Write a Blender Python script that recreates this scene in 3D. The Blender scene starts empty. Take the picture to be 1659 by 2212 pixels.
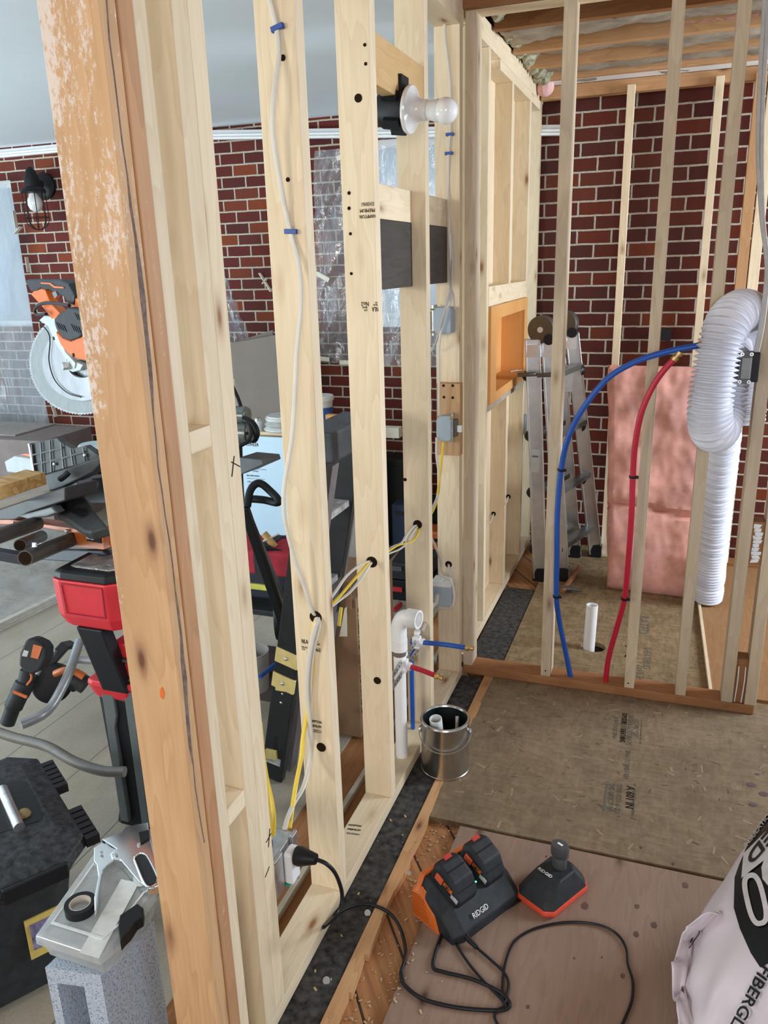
import bpy, bmesh, math, random
from mathutils import Vector, Matrix, noise
random.seed(7)
S = bpy.context.scene; C = S.collection
V = Vector
# ------------------------------------------------------------------ camera
FPX, PIT, ROL, YAW, CH = 1717.22, .3017817, -.028376, .352074, 1.666
O0 = V((0, 0, CH))
_f = V((-math.sin(YAW)*math.cos(PIT), math.cos(YAW)*math.cos(PIT), -math.sin(PIT)))
_r = V((math.cos(YAW), math.sin(YAW), 0)); _u = _r.cross(_f)
RT = _r*math.cos(ROL)+_u*math.sin(ROL); UP = _u*math.cos(ROL)-_r*math.sin(ROL)
cam = bpy.data.cameras.new('camera'); co = bpy.data.objects.new('camera', cam); C.objects.link(co)
co.matrix_world = Matrix.Translation(O0) @ Matrix((RT, UP, -_f)).transposed().to_4x4()
cam.sensor_fit = 'VERTICAL'; cam.sensor_height = 36; cam.lens = FPX/2212*36; cam.clip_start = .02
S.camera = co
# ------------------------------------------------------------------ light and exposure
w = bpy.data.worlds.new('sky'); S.world = w; w.use_nodes = True
wn = w.node_tree.nodes; bg = wn['Background']; bg.inputs[0].default_value = (.74, .87, 1, 1); bg.inputs[1].default_value = .50
def area(name, loc, to, sx, sy, power, col):
    l = bpy.data.lights.new(name, 'AREA'); l.shape = 'RECTANGLE'; l.size = sx; l.size_y = sy; l.energy = power; l.color = col
    o = bpy.data.objects.new(name, l); C.objects.link(o); o.location = loc
    o.rotation_euler = (V(to)-V(loc)).to_track_quat('-Z', 'Y').to_euler(); return o
area('window_light_right', (2.6, 3.6, 1.7), (-.6, 3.5, 1.4), 1.0, 1.4, 120, (.80, .90, 1))
area('cool_fill_right_near', (2.7, .4, 1.6), (-.7, 1.6, 1.2), 1.2, 1.4, 12, (.52, .74, 1))  # added cool fill for the near studs' right faces, not a second window
area('doorway_light_near', (-3.9, -3.2, 2.2), (-.8, 2.4, 1.55), 1.5, 1.1, 100, (1, .93, .82))
area('fill_light_behind', (.9, -2.6, 1.9), (-.2, 3, 1.3), 1.4, 1.2, 52, (1, .95, .90))  # added fill for the cross wall fronts; no window is known there
area('window_light_left', (-6.2, 1.6, 1.6), (-1.5, 2.6, .9), 2.0, 1.6, 24, (.84, .92, 1))
area('ceiling_fill_light', (-5.6, .4, .35), (-5.1, 1.0, 2.5), 2.0, 1.6, 215, (.74, .92, 1))  # added lamp aimed up to brighten the ceiling; no sunlit floor behind it
S.view_settings.view_transform = 'Standard'; S.view_settings.look = 'None'; S.view_settings.gamma = 1
S.view_settings.use_curve_mapping = False; S.view_settings.exposure = .17
try: S.cycles.use_denoising = True
except Exception: pass
# ------------------------------------------------------------------ pixel helpers (a photo pixel on a known plane of the place)
def ray(px, py): return _f+RT*((px-829.5)/FPX)-UP*((py-1106)/FPX)
def on(ax, c, px, py):
    i = 'xyz'.index(ax); d = ray(px, py); return O0+d*((c-O0[i])/d[i])
def dp(px, py, d): return O0+ray(px, py)*d
def onp(p0, n, px, py):
    d = ray(px, py); n = V(n); return O0+d*((V(p0)-O0).dot(n)/d.dot(n))
# ------------------------------------------------------------------ materials
MATS = {}
def newmat(name):
    m = bpy.data.materials.new(name); m.use_nodes = True; return m, m.node_tree, m.node_tree.nodes['Principled BSDF']
def N(nt, typ, **kw):
    n = nt.nodes.new(typ)
    for k, v in kw.items():
        if k.startswith('i_'):
            key = k[2:]; key = int(key) if key.isdigit() else key.replace('_', ' ')
            n.inputs[key].default_value = v
        else: setattr(n, k, v)
    return n
def ramp(nt, fac, stops):
    r = nt.nodes.new('ShaderNodeValToRGB'); e = r.color_ramp.elements
    while len(e) < len(stops): e.new(.5)
    for k, (p, c) in enumerate(stops):
        e[k].position = p; e[k].color = (*c, 1) if len(c) == 3 else c
    nt.links.new(fac, r.inputs[0]); return r.outputs[0]
def mixc(nt, fac, a, b, mode='MIX'):
    m = nt.nodes.new('ShaderNodeMix'); m.data_type = 'RGBA'; m.blend_type = mode
    for s, v in ((m.inputs[0], fac), (m.inputs[6], a), (m.inputs[7], b)):
        if hasattr(v, 'links'): nt.links.new(v, s)
        else: s.default_value = v if not isinstance(v, tuple) else (*v, 1)
    return m.outputs[2]
def mth(nt, op, a, b=0.0):
    m = nt.nodes.new('ShaderNodeMath'); m.operation = op
    for s, v in zip(m.inputs, (a, b)):
        if hasattr(v, 'links'): nt.links.new(v, s)
        else: s.default_value = v
    return m.outputs[0]
def bump(nt, b, h, st, dist=.002):
    n = N(nt, 'ShaderNodeBump', i_Strength=st, i_Distance=dist); nt.links.new(h, n.inputs['Height']); nt.links.new(n.outputs[0], b.inputs['Normal'])
def coords(nt, scale, rnd=True, rot=(0, 0, 0)):
    tc = nt.nodes.new('ShaderNodeTexCoord'); out = tc.outputs['Object']
    if rnd:
        oi = nt.nodes.new('ShaderNodeObjectInfo'); vm = N(nt, 'ShaderNodeVectorMath', operation='MULTIPLY_ADD')
        nt.links.new(oi.outputs['Random'], vm.inputs[0]); vm.inputs[1].default_value = (17, 9, 31); nt.links.new(out, vm.inputs[2]); out = vm.outputs[0]
    mp = nt.nodes.new('ShaderNodeMapping'); mp.inputs['Scale'].default_value = scale; mp.inputs['Rotation'].default_value = rot
    nt.links.new(out, mp.inputs[0]); return mp.outputs[0]
def plain(name, col, rough=.5, metal=0, spec=.5, var=.12, vs=30, bmp=0, trans=0, alpha=1, emit=0, sheen=0):
    if name in MATS: return MATS[name]
    m, nt, b = newmat(name)
    v = coords(nt, (vs, vs, vs)); n = N(nt, 'ShaderNodeTexNoise', i_Scale=1., i_Detail=4., i_Roughness=.6); nt.links.new(v, n.inputs[0])
    lo = tuple(c*(1-var) for c in col); hi = tuple(min(1, c*(1+var)) for c in col)
    nt.links.new(ramp(nt, n.outputs[0], [(.3, lo), (.7, hi)]), b.inputs['Base Color'])
    b.inputs['Roughness'].default_value = rough; b.inputs['Metallic'].default_value = metal
    b.inputs['Specular IOR Level'].default_value = spec; b.inputs['Transmission Weight'].default_value = trans; b.inputs['Alpha'].default_value = alpha
    if bmp: bump(nt, b, n.outputs[0], bmp)
    if emit:
        b.inputs['Emission Color'].default_value = (*col, 1); b.inputs['Emission Strength'].default_value = emit
    MATS[name] = m; return m
def wood(name, base, dark, knot, ax='z', rough=.6, fig=.5, knots=True, blotch=None, paint=0):
    key = name+'_'+ax
    if key in MATS: return MATS[key]
    m, nt, b = newmat(key)
    def sc(a, l): return {'z': (a, a, l), 'x': (l, a, a), 'y': (a, l, a)}[ax]
    g = N(nt, 'ShaderNodeTexNoise', i_Scale=1., i_Detail=5., i_Roughness=.65); nt.links.new(coords(nt, sc(150, 4.5)), g.inputs[0])
    n2 = N(nt, 'ShaderNodeTexNoise', i_Scale=1., i_Detail=3., i_Roughness=.5); nt.links.new(coords(nt, sc(9, 1.4)), n2.inputs[0])
    rings = mth(nt, 'FRACT', mth(nt, 'MULTIPLY', n2.outputs[0], 11.))
    rings = ramp(nt, rings, [(0, (.1, .1, .1)), (.6, (.55, .55, .55)), (.93, (1, 1, 1)), (1, (.1, .1, .1))])
    f = mth(nt, 'ADD', mth(nt, 'MULTIPLY', rings, fig*.62), mth(nt, 'MULTIPLY', g.outputs[0], .66))
    c = ramp(nt, f, [(.18, base), (.92, dark)])
    n3 = N(nt, 'ShaderNodeTexNoise', i_Scale=1., i_Detail=2.); nt.links.new(coords(nt, sc(4, 1.2)), n3.inputs[0])
    c = mixc(nt, ramp(nt, n3.outputs[0], [(.4, (0, 0, 0)), (.75, (.5, .5, .5))]), c, tuple(x*.86 for x in dark) if blotch is None else blotch)
    if knots:
        vo = N(nt, 'ShaderNodeTexVoronoi', i_Scale=1.); nt.links.new(coords(nt, sc(15, 5.5)), vo.inputs[0])
        k = ramp(nt, vo.outputs['Distance'], [(.06, (1, 1, 1)), (.13, (.5, .5, .5)), (.22, (.16, .16, .16)), (.34, (0, 0, 0))])
        sp = nt.nodes.new('ShaderNodeSeparateColor'); nt.links.new(vo.outputs['Color'], sp.inputs[0])
        k = mth(nt, 'MULTIPLY', k, mth(nt, 'GREATER_THAN', sp.outputs[0], .55))
        c = mixc(nt, k, c, knot)
    if paint:      # splashes of old white paint, mostly high up on the board
        pn = N(nt, 'ShaderNodeTexNoise', i_Scale=1., i_Detail=5., i_Roughness=.75); nt.links.new(coords(nt, (150, 150, 70), False), pn.inputs[0])
        pl_ = N(nt, 'ShaderNodeTexNoise', i_Scale=1., i_Detail=3.); nt.links.new(coords(nt, (14, 14, 5), False), pl_.inputs[0])
        t2 = nt.nodes.new('ShaderNodeTexCoord'); s2_ = nt.nodes.new('ShaderNodeSeparateXYZ'); nt.links.new(t2.outputs['Object'], s2_.inputs[0])
        if paint == 1: hz = mth(nt, 'ADD', mth(nt, 'MULTIPLY', mth(nt, 'SUBTRACT', s2_.outputs[2], 1.72), .24), mth(nt, 'MULTIPLY', s2_.outputs[0], -1.1)); hz = mth(nt, 'MAXIMUM', hz, -.13)
        else: hz = mth(nt, 'SUBTRACT', -.02, mth(nt, 'MULTIPLY', mth(nt, 'ABSOLUTE', mth(nt, 'SUBTRACT', s2_.outputs[1], .002)), 14.))
        pm = mth(nt, 'ADD', mth(nt, 'ADD', mth(nt, 'MULTIPLY', pn.outputs[0], .55), mth(nt, 'MULTIPLY', pl_.outputs[0], .55)), hz)
        c = mixc(nt, ramp(nt, pm, [(.60, (0, 0, 0)), (.66, (.75, .75, .75))]), c, (.78, .68, .62) if paint == 1 else (.58, .50, .45))
    oi = nt.nodes.new('ShaderNodeObjectInfo')
    hs = nt.nodes.new('ShaderNodeHueSaturation'); nt.links.new(c, hs.inputs['Color'])
    nt.links.new(mth(nt, 'ADD', mth(nt, 'MULTIPLY', oi.outputs['Random'], .14), .93), hs.inputs['Value'])
    nt.links.new(hs.outputs[0], b.inputs['Base Color']); b.inputs['Roughness'].default_value = rough; b.inputs['Specular IOR Level'].default_value = .3
    bump(nt, b, f, .25, .0015); MATS[key] = m; return m
def pine(ax='z'): return wood('pine_lumber', (.85, .715, .51), (.67, .515, .33), (.30, .14, .06), ax)
def oldw(ax='z'): return wood('old_fir_lumber', (.64, .38, .19), (.45, .23, .10), (.16, .06, .03), ax, fig=.6)
def darkw(ax='z'): return wood('dark_brown_lumber', (.34, .15, .055), (.18, .07, .025), (.08, .03, .015), ax, fig=.4, knots=False)
def platew(ax='x'): return wood('reddish_plate_lumber', (.40, .19, .08), (.24, .10, .04), (.09, .04, .02), ax)
def greyw(ax='z'): return wood('weathered_lumber', (.55, .50, .40), (.33, .28, .21), (.15, .1, .06), ax)
def yelw(ax='y'): return wood('treated_lumber', (.62, .42, .18), (.40, .22, .07), (.18, .08, .03), ax, fig=1.1, knots=False)
def brickmat(name, rh, bl, GL_=.7, tint=(1, 1, 1)):
    m, nt, b = newmat(name)
    tc = nt.nodes.new('ShaderNodeTexCoord'); sx = nt.nodes.new('ShaderNodeSeparateXYZ'); nt.links.new(tc.outputs['Object'], sx.inputs[0])
    cx = nt.nodes.new('ShaderNodeCombineXYZ'); nt.links.new(mth(nt, 'ADD', sx.outputs[0], sx.outputs[1]), cx.inputs[0]); nt.links.new(sx.outputs[2], cx.inputs[1])
    wob = N(nt, 'ShaderNodeTexNoise', i_Scale=22., i_Detail=2.); nt.links.new(cx.outputs[0], wob.inputs[0])
    wv = N(nt, 'ShaderNodeVectorMath', operation='MULTIPLY_ADD'); nt.links.new(wob.outputs['Color'], wv.inputs[0]); wv.inputs[1].default_value = (.005, .005, 0); nt.links.new(cx.outputs[0], wv.inputs[2])
    br = N(nt, 'ShaderNodeTexBrick', i_Scale=1., i_Mortar_Size=.0052, i_Mortar_Smooth=.1, i_Bias=0., i_Brick_Width=bl, i_Row_Height=rh)
    br.inputs['Color1'].default_value = (0, 0, 0, 1); br.inputs['Color2'].default_value = (1, 1, 1, 1); br.inputs['Mortar'].default_value = (.5, .5, .5, 1)
    nt.links.new(wv.outputs[0], br.inputs[0])
    c = ramp(nt, br.outputs['Color'], [(0, (.105, .034, .034)), (.25, (.17, .036, .026)), (.45, (.105, .028, .030)), (.6, (.22, .050, .022)), (.8, (.12, .04, .042)), (1, (.30, .085, .028))])
    n = N(nt, 'ShaderNodeTexNoise', i_Scale=60., i_Detail=5., i_Roughness=.7); nt.links.new(cx.outputs[0], n.inputs[0])
    c = mixc(nt, mth(nt, 'MULTIPLY', n.outputs[0], .5), c, (.05, .02, .02))
    c = mixc(nt, 1., c, tint, 'MULTIPLY')
    mo = ramp(nt, n.outputs[0], [(.3, (.36, .31, .25)), (.7, (.58, .53, .44))])
    c = mixc(nt, br.outputs['Fac'], c, mo); nt.links.new(c, b.inputs['Base Color'])
    nt.links.new(ramp(nt, br.outputs['Fac'], [(0, (GL_, GL_, GL_)), (1, (.9, .9, .9))]), b.inputs['Roughness'])
    h = mth(nt, 'ADD', mth(nt, 'MULTIPLY', br.outputs['Fac'], -1.), mth(nt, 'MULTIPLY', n.outputs[0], .45)); bump(nt, b, h, .8, .006)
    MATS[name] = m; return m
def osb(name, cs, scl=1, rot=0):
    m, nt, b = newmat(name)
    def vor(s, r):
        v = N(nt, 'ShaderNodeTexVoronoi', i_Scale=1., i_Randomness=1.); wn_ = N(nt, 'ShaderNodeTexNoise', i_Scale=7., i_Detail=2.); nt.links.new(coords(nt, (1, 1, 1), False), wn_.inputs[0])
        va = N(nt, 'ShaderNodeVectorMath', operation='MULTIPLY_ADD'); nt.links.new(wn_.outputs['Color'], va.inputs[0]); va.inputs[1].default_value = (2.2, 2.2, 0); nt.links.new(coords(nt, s, False, (0, 0, r)), va.inputs[2]); nt.links.new(va.outputs[0], v.inputs[0])
        sp = nt.nodes.new('ShaderNodeSeparateColor'); nt.links.new(v.outputs['Color'], sp.inputs[0]); return sp.outputs[0]
    a = vor((22*scl, 75*scl, 1), .5+rot); c2 = vor((80*scl, 24*scl, 1), .2+rot); d = vor((60*scl, 28*scl, 1), -.7+rot)
    n = N(nt, 'ShaderNodeTexNoise', i_Scale=90., i_Detail=4.); nt.links.new(coords(nt, (1, 1, 1), False), n.inputs[0])
    f = mth(nt, 'ADD', mth(nt, 'ADD', mth(nt, 'MULTIPLY', a, .3), mth(nt, 'MULTIPLY', c2, .25)), mth(nt, 'ADD', mth(nt, 'MULTIPLY', d, .2), mth(nt, 'MULTIPLY', n.outputs[0], .3)))
    c = ramp(nt, f, [(.25, cs[0]), (.5, cs[1]), (.75, cs[2])])
    n2 = N(nt, 'ShaderNodeTexNoise', i_Scale=3.5, i_Detail=6., i_Roughness=.7); nt.links.new(coords(nt, (1, 1, 1), False), n2.inputs[0])
    c = mixc(nt, ramp(nt, n2.outputs[0], [(.45, (0, 0, 0)), (.75, (.6, .6, .6))]), c, tuple(x*.55 for x in cs[0]))
    nt.links.new(c, b.inputs['Base Color']); b.inputs['Roughness'].default_value = .75; bump(nt, b, f, .3, .002); MATS[name] = m; return m
def film(name, col, op, gl=.12, sc=(6, 6, 2), bs=.6):
    m, nt, b = newmat(name); nt.nodes.remove(b); out = nt.nodes['Material Output']
    t = nt.nodes.new('ShaderNodeBsdfTransparent'); t.inputs[0].default_value = (.96, .98, 1, 1)
    d = nt.nodes.new('ShaderNodeBsdfDiffuse'); d.inputs[0].default_value = (*col, 1)
    tl = nt.nodes.new('ShaderNodeBsdfTranslucent'); tl.inputs[0].default_value = (*col, 1)
    g = nt.nodes.new('ShaderNodeBsdfGlossy'); g.inputs['Roughness'].default_value = .18
    n = N(nt, 'ShaderNodeTexNoise', i_Scale=1., i_Detail=5., i_Distortion=1.2); nt.links.new(coords(nt, sc), n.inputs[0])
    bu = N(nt, 'ShaderNodeBump', i_Strength=bs, i_Distance=.05); nt.links.new(n.outputs[0], bu.inputs['Height'])
    for q in (d, tl, g): nt.links.new(bu.outputs[0], q.inputs['Normal'])
    def mx(f, a, c):
        q = nt.nodes.new('ShaderNodeMixShader')
        if hasattr(f, 'links'): nt.links.new(f, q.inputs[0])
        else: q.inputs[0].default_value = f
        nt.links.new(a, q.inputs[1]); nt.links.new(c, q.inputs[2]); return q.outputs[0]
    dt = mx(.6, d.outputs[0], tl.outputs[0])
    f = ramp(nt, n.outputs[0], [(.35, (op*.8,)*3), (.62, (min(1, op*1.35),)*3)])
    nt.links.new(mx(gl, mx(f, t.outputs[0], dt), g.outputs[0]), out.inputs[0]); MATS[name] = m; return m
black = plain('black_plastic', (.008, .009, .011), .5, spec=.3, bmp=.1, vs=80)
dkgrey = plain('dark_grey_plastic', (.022, .025, .029), .55, spec=.32, vs=40, var=.3, bmp=.1)
mgrey = plain('grey_painted_metal', (.085, .09, .095), .45, var=.15)
olive = plain('dusty_dark_casting', (.028, .03, .031), .6, var=.4, vs=14, bmp=.2)
gboxm = plain('grey_pvc_box', (.36, .43, .48), .5, var=.04)
steel = plain('galvanized_steel', (.62, .64, .65), .38, metal=1, var=.2, vs=40)
alu = plain('aluminum', (.72, .74, .76), .34, metal=1, var=.12, vs=12)
chrome = plain('chrome', (.85, .86, .87), .12, metal=1, var=.03)
brass = plain('brass', (.72, .5, .22), .3, metal=1)
dkmetal = plain('dark_bronze_metal', (.12, .118, .108), .42, metal=.5)
white = plain('white_plastic', (.80, .80, .79), .4, var=.04)
pvc = plain('white_pvc', (.82, .81, .80), .35, var=.05, vs=10)
cream = plain('cream_porcelain', (.74, .72, .70), .18, var=.02)
bulbm = plain('frosted_bulb', (.80, .79, .78), .12, var=.02)
paintw = plain('white_trim_paint', (.85, .86, .87), .45, var=.03)
romex = plain('white_cable_sheath', (.62, .575, .50), .45, var=.05)
romexg = plain('grey_cable_sheath', (.42, .40, .38), .5)
yelc = plain('yellow_cable_sheath', (.78, .55, .05), .45, var=.08)
bluec = plain('blue_pex', (.012, .085, .40), .35, var=.06)
redc = plain('red_pex', (.50, .012, .04), .35, var=.06)
bstap = plain('blue_staple_plastic', (.02, .07, .32), .45)
rubber = plain('black_rubber', (.007, .007, .009), .45, spec=.35)
orange = plain('orange_plastic', (.72, .155, .022), .42, var=.1)
orangem = plain('orange_painted_steel', (.58, .14, .03), .4, var=.15)
redp = plain('red_plastic', (.58, .022, .035), .38, var=.06)
yelp = plain('yellow_plastic', (.72, .60, .25), .45, var=.1)
card = plain('brown_cardboard', (.30, .18, .10), .8, var=.12, vs=12)
cardg = plain('grey_cardboard', (.30, .27, .25), .85, var=.12, vs=10)
boxw = plain('blue_lit_glossy_carton', (.55, .74, .90), .45, var=.03, vs=4)  # carton is plain white; blue window light is put into its colour
ink = plain('black_ink', (.02, .018, .016), .9, spec=.1, var=.2)
inkg = plain('faded_grey_ink', (.13, .115, .09), .8, var=.3, vs=200)
inkp = plain('grey_printing', (.25, .28, .32), .8)
tape = plain('cream_masking_tape', (.74, .71, .60), .6, var=.05)
holem = plain('drilled_hole_inside', (.022, .013, .008), .95, spec=.05)
drywall = plain('grey_drywall_paper', (.21, .18, .155), .85, var=.05, vs=8)
ceilm = plain('painted_ceiling', (.74, .79, .83), .8, var=.04, vs=1.2)
feltm = plain('black_tar_felt', (.040, .037, .034), .9, var=.95, vs=45, bmp=.8)
fgl = plain('dark_fiberglass', (.018, .021, .024), .45, var=.35, vs=9)
dustm = plain('sawdust', (.50, .36, .20), .9)
glassw = plain('clear_glass', (.8, .85, .9), .05, trans=.9)
kerdi = wood('orange_foam_panel', (.74, .38, .13), (.62, .29, .085), (.5, .2, .05), 'z', fig=.2, knots=False)
filmw = film('clear_poly_sheeting', (.74, .82, .90), .30, .09, (9, 9, 3), .7)
filmb = film('milky_poly_sheeting', (.72, .84, .92), .50, .025, (5, 5, 1.6), .3)
casem = film('translucent_case_plastic', (.78, .80, .80), .50, .08, (10, 10, 10), .15)
lensm = film('clear_lens', (.75, .74, .73), .6, .25, (14, 14, 14), .9)
# ------------------------------------------------------------------ mesh builder
class MB:
    def __init__(s): s.b = bmesh.new()
    def box(s, lo, hi):
        x0, y0, z0 = lo; x1, y1, z1 = hi
        v = [s.b.verts.new(p) for p in ((x0, y0, z0), (x1, y0, z0), (x1, y1, z0), (x0, y1, z0), (x0, y0, z1), (x1, y0, z1), (x1, y1, z1), (x0, y1, z1))]
        for f in ((0, 3, 2, 1), (4, 5, 6, 7), (0, 1, 5, 4), (1, 2, 6, 5), (2, 3, 7, 6), (3, 0, 4, 7)): s.b.faces.new([v[i] for i in f])
        return s
    def obox(s, c, X, Y, Z):     # centre and three half-vectors
        c, X, Y, Z = map(V, (c, X, Y, Z)); v = [s.b.verts.new(c+X*a+Y*b_+Z*d) for d in (-1, 1) for a, b_ in ((-1, -1), (1, -1), (1, 1), (-1, 1))]
        for f in ((0, 3, 2, 1), (4, 5, 6, 7), (0, 1, 5, 4), (1, 2, 6, 5), (2, 3, 7, 6), (3, 0, 4, 7)): s.b.faces.new([v[i] for i in f])
        return s
    def bar(s, p, q, w_, t, up=(0, 0, 1)):
        p, q = V(p), V(q); d = (q-p); L = d.length; d.normalize(); a = d.cross(V(up)).normalized(); b_ = a.cross(d)
        return s.obox((p+q)/2, d*(L/2), a*(w_/2), b_*(t/2))
    def prism(s, pts, vec):
        vec = V(vec); a = [s.b.verts.new(p) for p in pts]; c = [s.b.verts.new(V(p)+vec) for p in pts]
        s.b.faces.new(a); s.b.faces.new(c[::-1]); n = len(pts)
        for i in range(n): s.b.faces.new([a[i], c[i], c[(i+1) % n], a[(i+1) % n]])
        return s
    def loft(s, rings, cap=True):
        R = [[s.b.verts.new(p) for p in r] for r in rings]; n = len(R[0])
        for a, c in zip(R, R[1:]):
            for i in range(n): s.b.faces.new([a[i], a[(i+1) % n], c[(i+1) % n], c[i]])
        if cap: s.b.faces.new(R[0][::-1]); s.b.faces.new(R[-1])
        return s
    def lathe(s, p, ax, prof, n=28, cap=True):
        p, ax = V(p), V(ax).normalized(); a = ax.orthogonal().normalized(); b_ = ax.cross(a)
        return s.loft([[p+ax*h+(a*math.cos(t)+b_*math.sin(t))*max(r, 1e-4) for t in (2*math.pi*i/n for i in range(n))] for r, h in prof], cap)
    def cyl(s, p, q, r, r2=None, n=20):
        p, q = V(p), V(q); return s.lathe(p, q-p, [(r, 0), (r if r2 is None else r2, (q-p).length)], n)
    def ring(s, p, q, r, ri, n=28):
        p, q = V(p), V(q); L = (q-p).length; return s.lathe(p, q-p, [(ri, 0), (r, 0), (r, L), (ri, L), (ri, 0)], n, False)
    def tube(s, pts, r, n=10, flat=1., sub=8, rf=None, smooth=True):
        P = [V(p) for p in pts]
        if smooth and len(P) > 2:
            Q = []; E_ = [P[0]*2-P[1]]+P+[P[-1]*2-P[-2]]
            for i in range(1, len(E_)-2):
                a, b_, c, d = E_[i-1:i+3]
                for k in range(sub):
                    t = k/sub; Q.append(.5*((2*b_)+(c-a)*t+(2*a-5*b_+4*c-d)*t*t+(3*b_-a-3*c+d)*t**3))
            Q.append(P[-1]); P = Q
        rings = []; T = (P[1]-P[0]).normalized(); nn = T.orthogonal().normalized()
        if flat != 1: nn = (V((1, 0, 0))-T*T.x).normalized()
        L = 0
        for i, p in enumerate(P):
            t = (P[min(i+1, len(P)-1)]-P[max(i-1, 0)]).normalized(); nn = (nn-t*nn.dot(t)).normalized(); bb = t.cross(nn)
            if i: L += (p-P[i-1]).length
            rr = r if rf is None else rf(i, L)
            rings.append([p+nn*(rr*math.cos(a))+bb*(rr*flat*math.sin(a)) for a in (2*math.pi*k/n for k in range(n))])
        return s.loft(rings)
    def sphere(s, c, r, n=20):
        return s.lathe(V(c)-V((0, 0, r)), (0, 0, 1), [(r*math.sin(math.pi*i/n), r-r*math.cos(math.pi*i/n)) for i in range(n+1)], n)
    def grid(s, fn, nu, nv):
        g = [[s.b.verts.new(fn(i/nu, j/nv)) for i in range(nu+1)] for j in range(nv+1)]
        for j in range(nv):
            for i in range(nu): s.b.faces.new([g[j][i], g[j][i+1], g[j+1][i+1], g[j+1][i]])
        return s
    def build(s, name, mat, parent=None, smooth=False, bevel=0, solid=0, sub=0):
        bmesh.ops.recalc_face_normals(s.b, faces=s.b.faces)
        me = bpy.data.meshes.new(name)
        cs = [v.co for v in s.b.verts]
        if parent is None:
            o3 = V(((min(c.x for c in cs)+max(c.x for c in cs))/2, (min(c.y for c in cs)+max(c.y for c in cs))/2, min(c.z for c in cs)))
            for v in s.b.verts: v.co = v.co-o3
        else:
            inv = WM[parent.name].inverted()
            for v in s.b.verts: v.co = inv @ v.co
        s.b.to_mesh(me); s.b.free(); me.materials.append(mat)
        ob = bpy.data.objects.new(name, me); C.objects.link(ob)
        if parent is None: ob.location = o3; WM[ob.name] = Matrix.Translation(o3)
        else: ob.parent = parent; WM[ob.name] = WM[parent.name].copy()
        if smooth:
            for p in me.polygons: p.use_smooth = True
            try: me.set_sharp_from_angle(angle=.7)
            except Exception: pass
        if solid: md = ob.modifiers.new('s', 'SOLIDIFY'); md.thickness = solid; md.offset = 0
        if bevel: md = ob.modifiers.new('b', 'BEVEL'); md.width = bevel; md.segments = 2; md.limit_method = 'ANGLE'
        if sub: md = ob.modifiers.new('u', 'SUBSURF'); md.levels = md.render_levels = sub
        return ob
WM = {}
def tag(o, label, cat, group=None):
    o['label'] = label; o['category'] = cat
    if group: o['group'] = group
    return o
def thing(name, label, cat, loc, group=None):
    o = bpy.data.objects.new(name, None); C.objects.link(o); o.location = loc; o.empty_display_size = .05
    WM[o.name] = Matrix.Translation(V(loc)); return tag(o, label, cat, group)
def struct(o): o['kind'] = 'structure'; return o
def ex(pts, p0, n, thick):      # outline given as photo pixels on the plane through p0 with normal n, given its real thickness
    n = V(n).normalized(); q = [onp(p0, n, *p) for p in pts]; away = n if n.dot(_f) > 0 else -n
    return MB().prism(q, away*thick)
def text(s, o, xd, yd, h, mat, parent, name='lettering', width=None, th=.0006, gap=1.0):
    cu = bpy.data.curves.new('t', 'FONT'); cu.body = s; cu.space_line = gap; cu.extrude = .001; cu.resolution_u = 2
    to = bpy.data.objects.new('t', cu); C.objects.link(to); bpy.context.view_layer.update()
    me = bpy.data.meshes.new_from_object(to.evaluated_get(bpy.context.evaluated_depsgraph_get())); bpy.data.objects.remove(to)
    xs = [v.co.x for v in me.vertices]; ys = [v.co.y for v in me.vertices]; x0, x1, y0, y1 = min(xs), max(xs), min(ys), max(ys)
    xd, yd = V(xd).normalized(), V(yd).normalized(); zd = xd.cross(yd)
    sy = h/(y1-y0); sx = sy if width is None else width/(x1-x0); inv = WM[parent.name].inverted()
    for v in me.vertices:
        c = v.co; v.co = inv @ (V(o)+xd*((c.x-x0)*sx)+yd*((c.y-y0)*sy)+zd*(c.z/.001*th))
    me.materials.clear(); me.materials.append(mat); ob = bpy.data.objects.new(name, me); C.objects.link(ob); ob.parent = parent; WM[ob.name] = WM[parent.name].copy()
    return ob
X_, Y_, Z_ = V((1, 0, 0)), V((0, 1, 0)), V((0, 0, 1))
# ================================================================== SETTING
def sbox(name, lo, hi, mat): return struct(MB().box(lo, hi).build(name, mat))
YW = 4.72
bk = brickmat('left_brick', .0677, .169, .8, (.92, .68, .62)); bk.node_tree.nodes['Principled BSDF'].inputs['Specular IOR Level'].default_value = .25; bkr = brickmat('right_brick', .0735, .183, .42, (.70, .46, .34)); bkr.node_tree.nodes['Principled BSDF'].inputs['Specular IOR Level'].default_value = .25
# back brick wall with the openings of two windows
m = MB()
for lo, hi in (((-7, YW, -.02), (-5.7, YW+.1, 2.52)), ((-5.7, YW, -.02), (-4.42, YW+.1, 1.30)), ((-5.7, YW, 2.30), (-4.42, YW+.1, 2.52)), ((-4.42, YW, -.02), (-1.93, YW+.1, 2.52)),
               ((-1.93, YW, -.02), (-.96, YW+.1, 1.33)), ((-1.93, YW, 2.36), (-.96, YW+.1, 2.52)), ((-.96, YW, -.02), (-.80, YW+.1, 2.52))): m.box(lo, hi)
struct(m.build('wall_back_left', bk))
sbox('wall_back_right', (-.80, YW-.005, -.02), (2.7, YW+.1, 2.9), bkr)
sbox('ceiling_left', (-7, -2.2, 2.50), (-.84, YW, 2.53), ceilm)
sbox('ceiling_right', (-.84, -2.2, 2.74), (2.7, YW, 2.77), darkw('x'))
sbox('wall_upper', (-.84, -2.2, 2.541), (-.80, YW, 2.74), darkw('y'))
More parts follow.
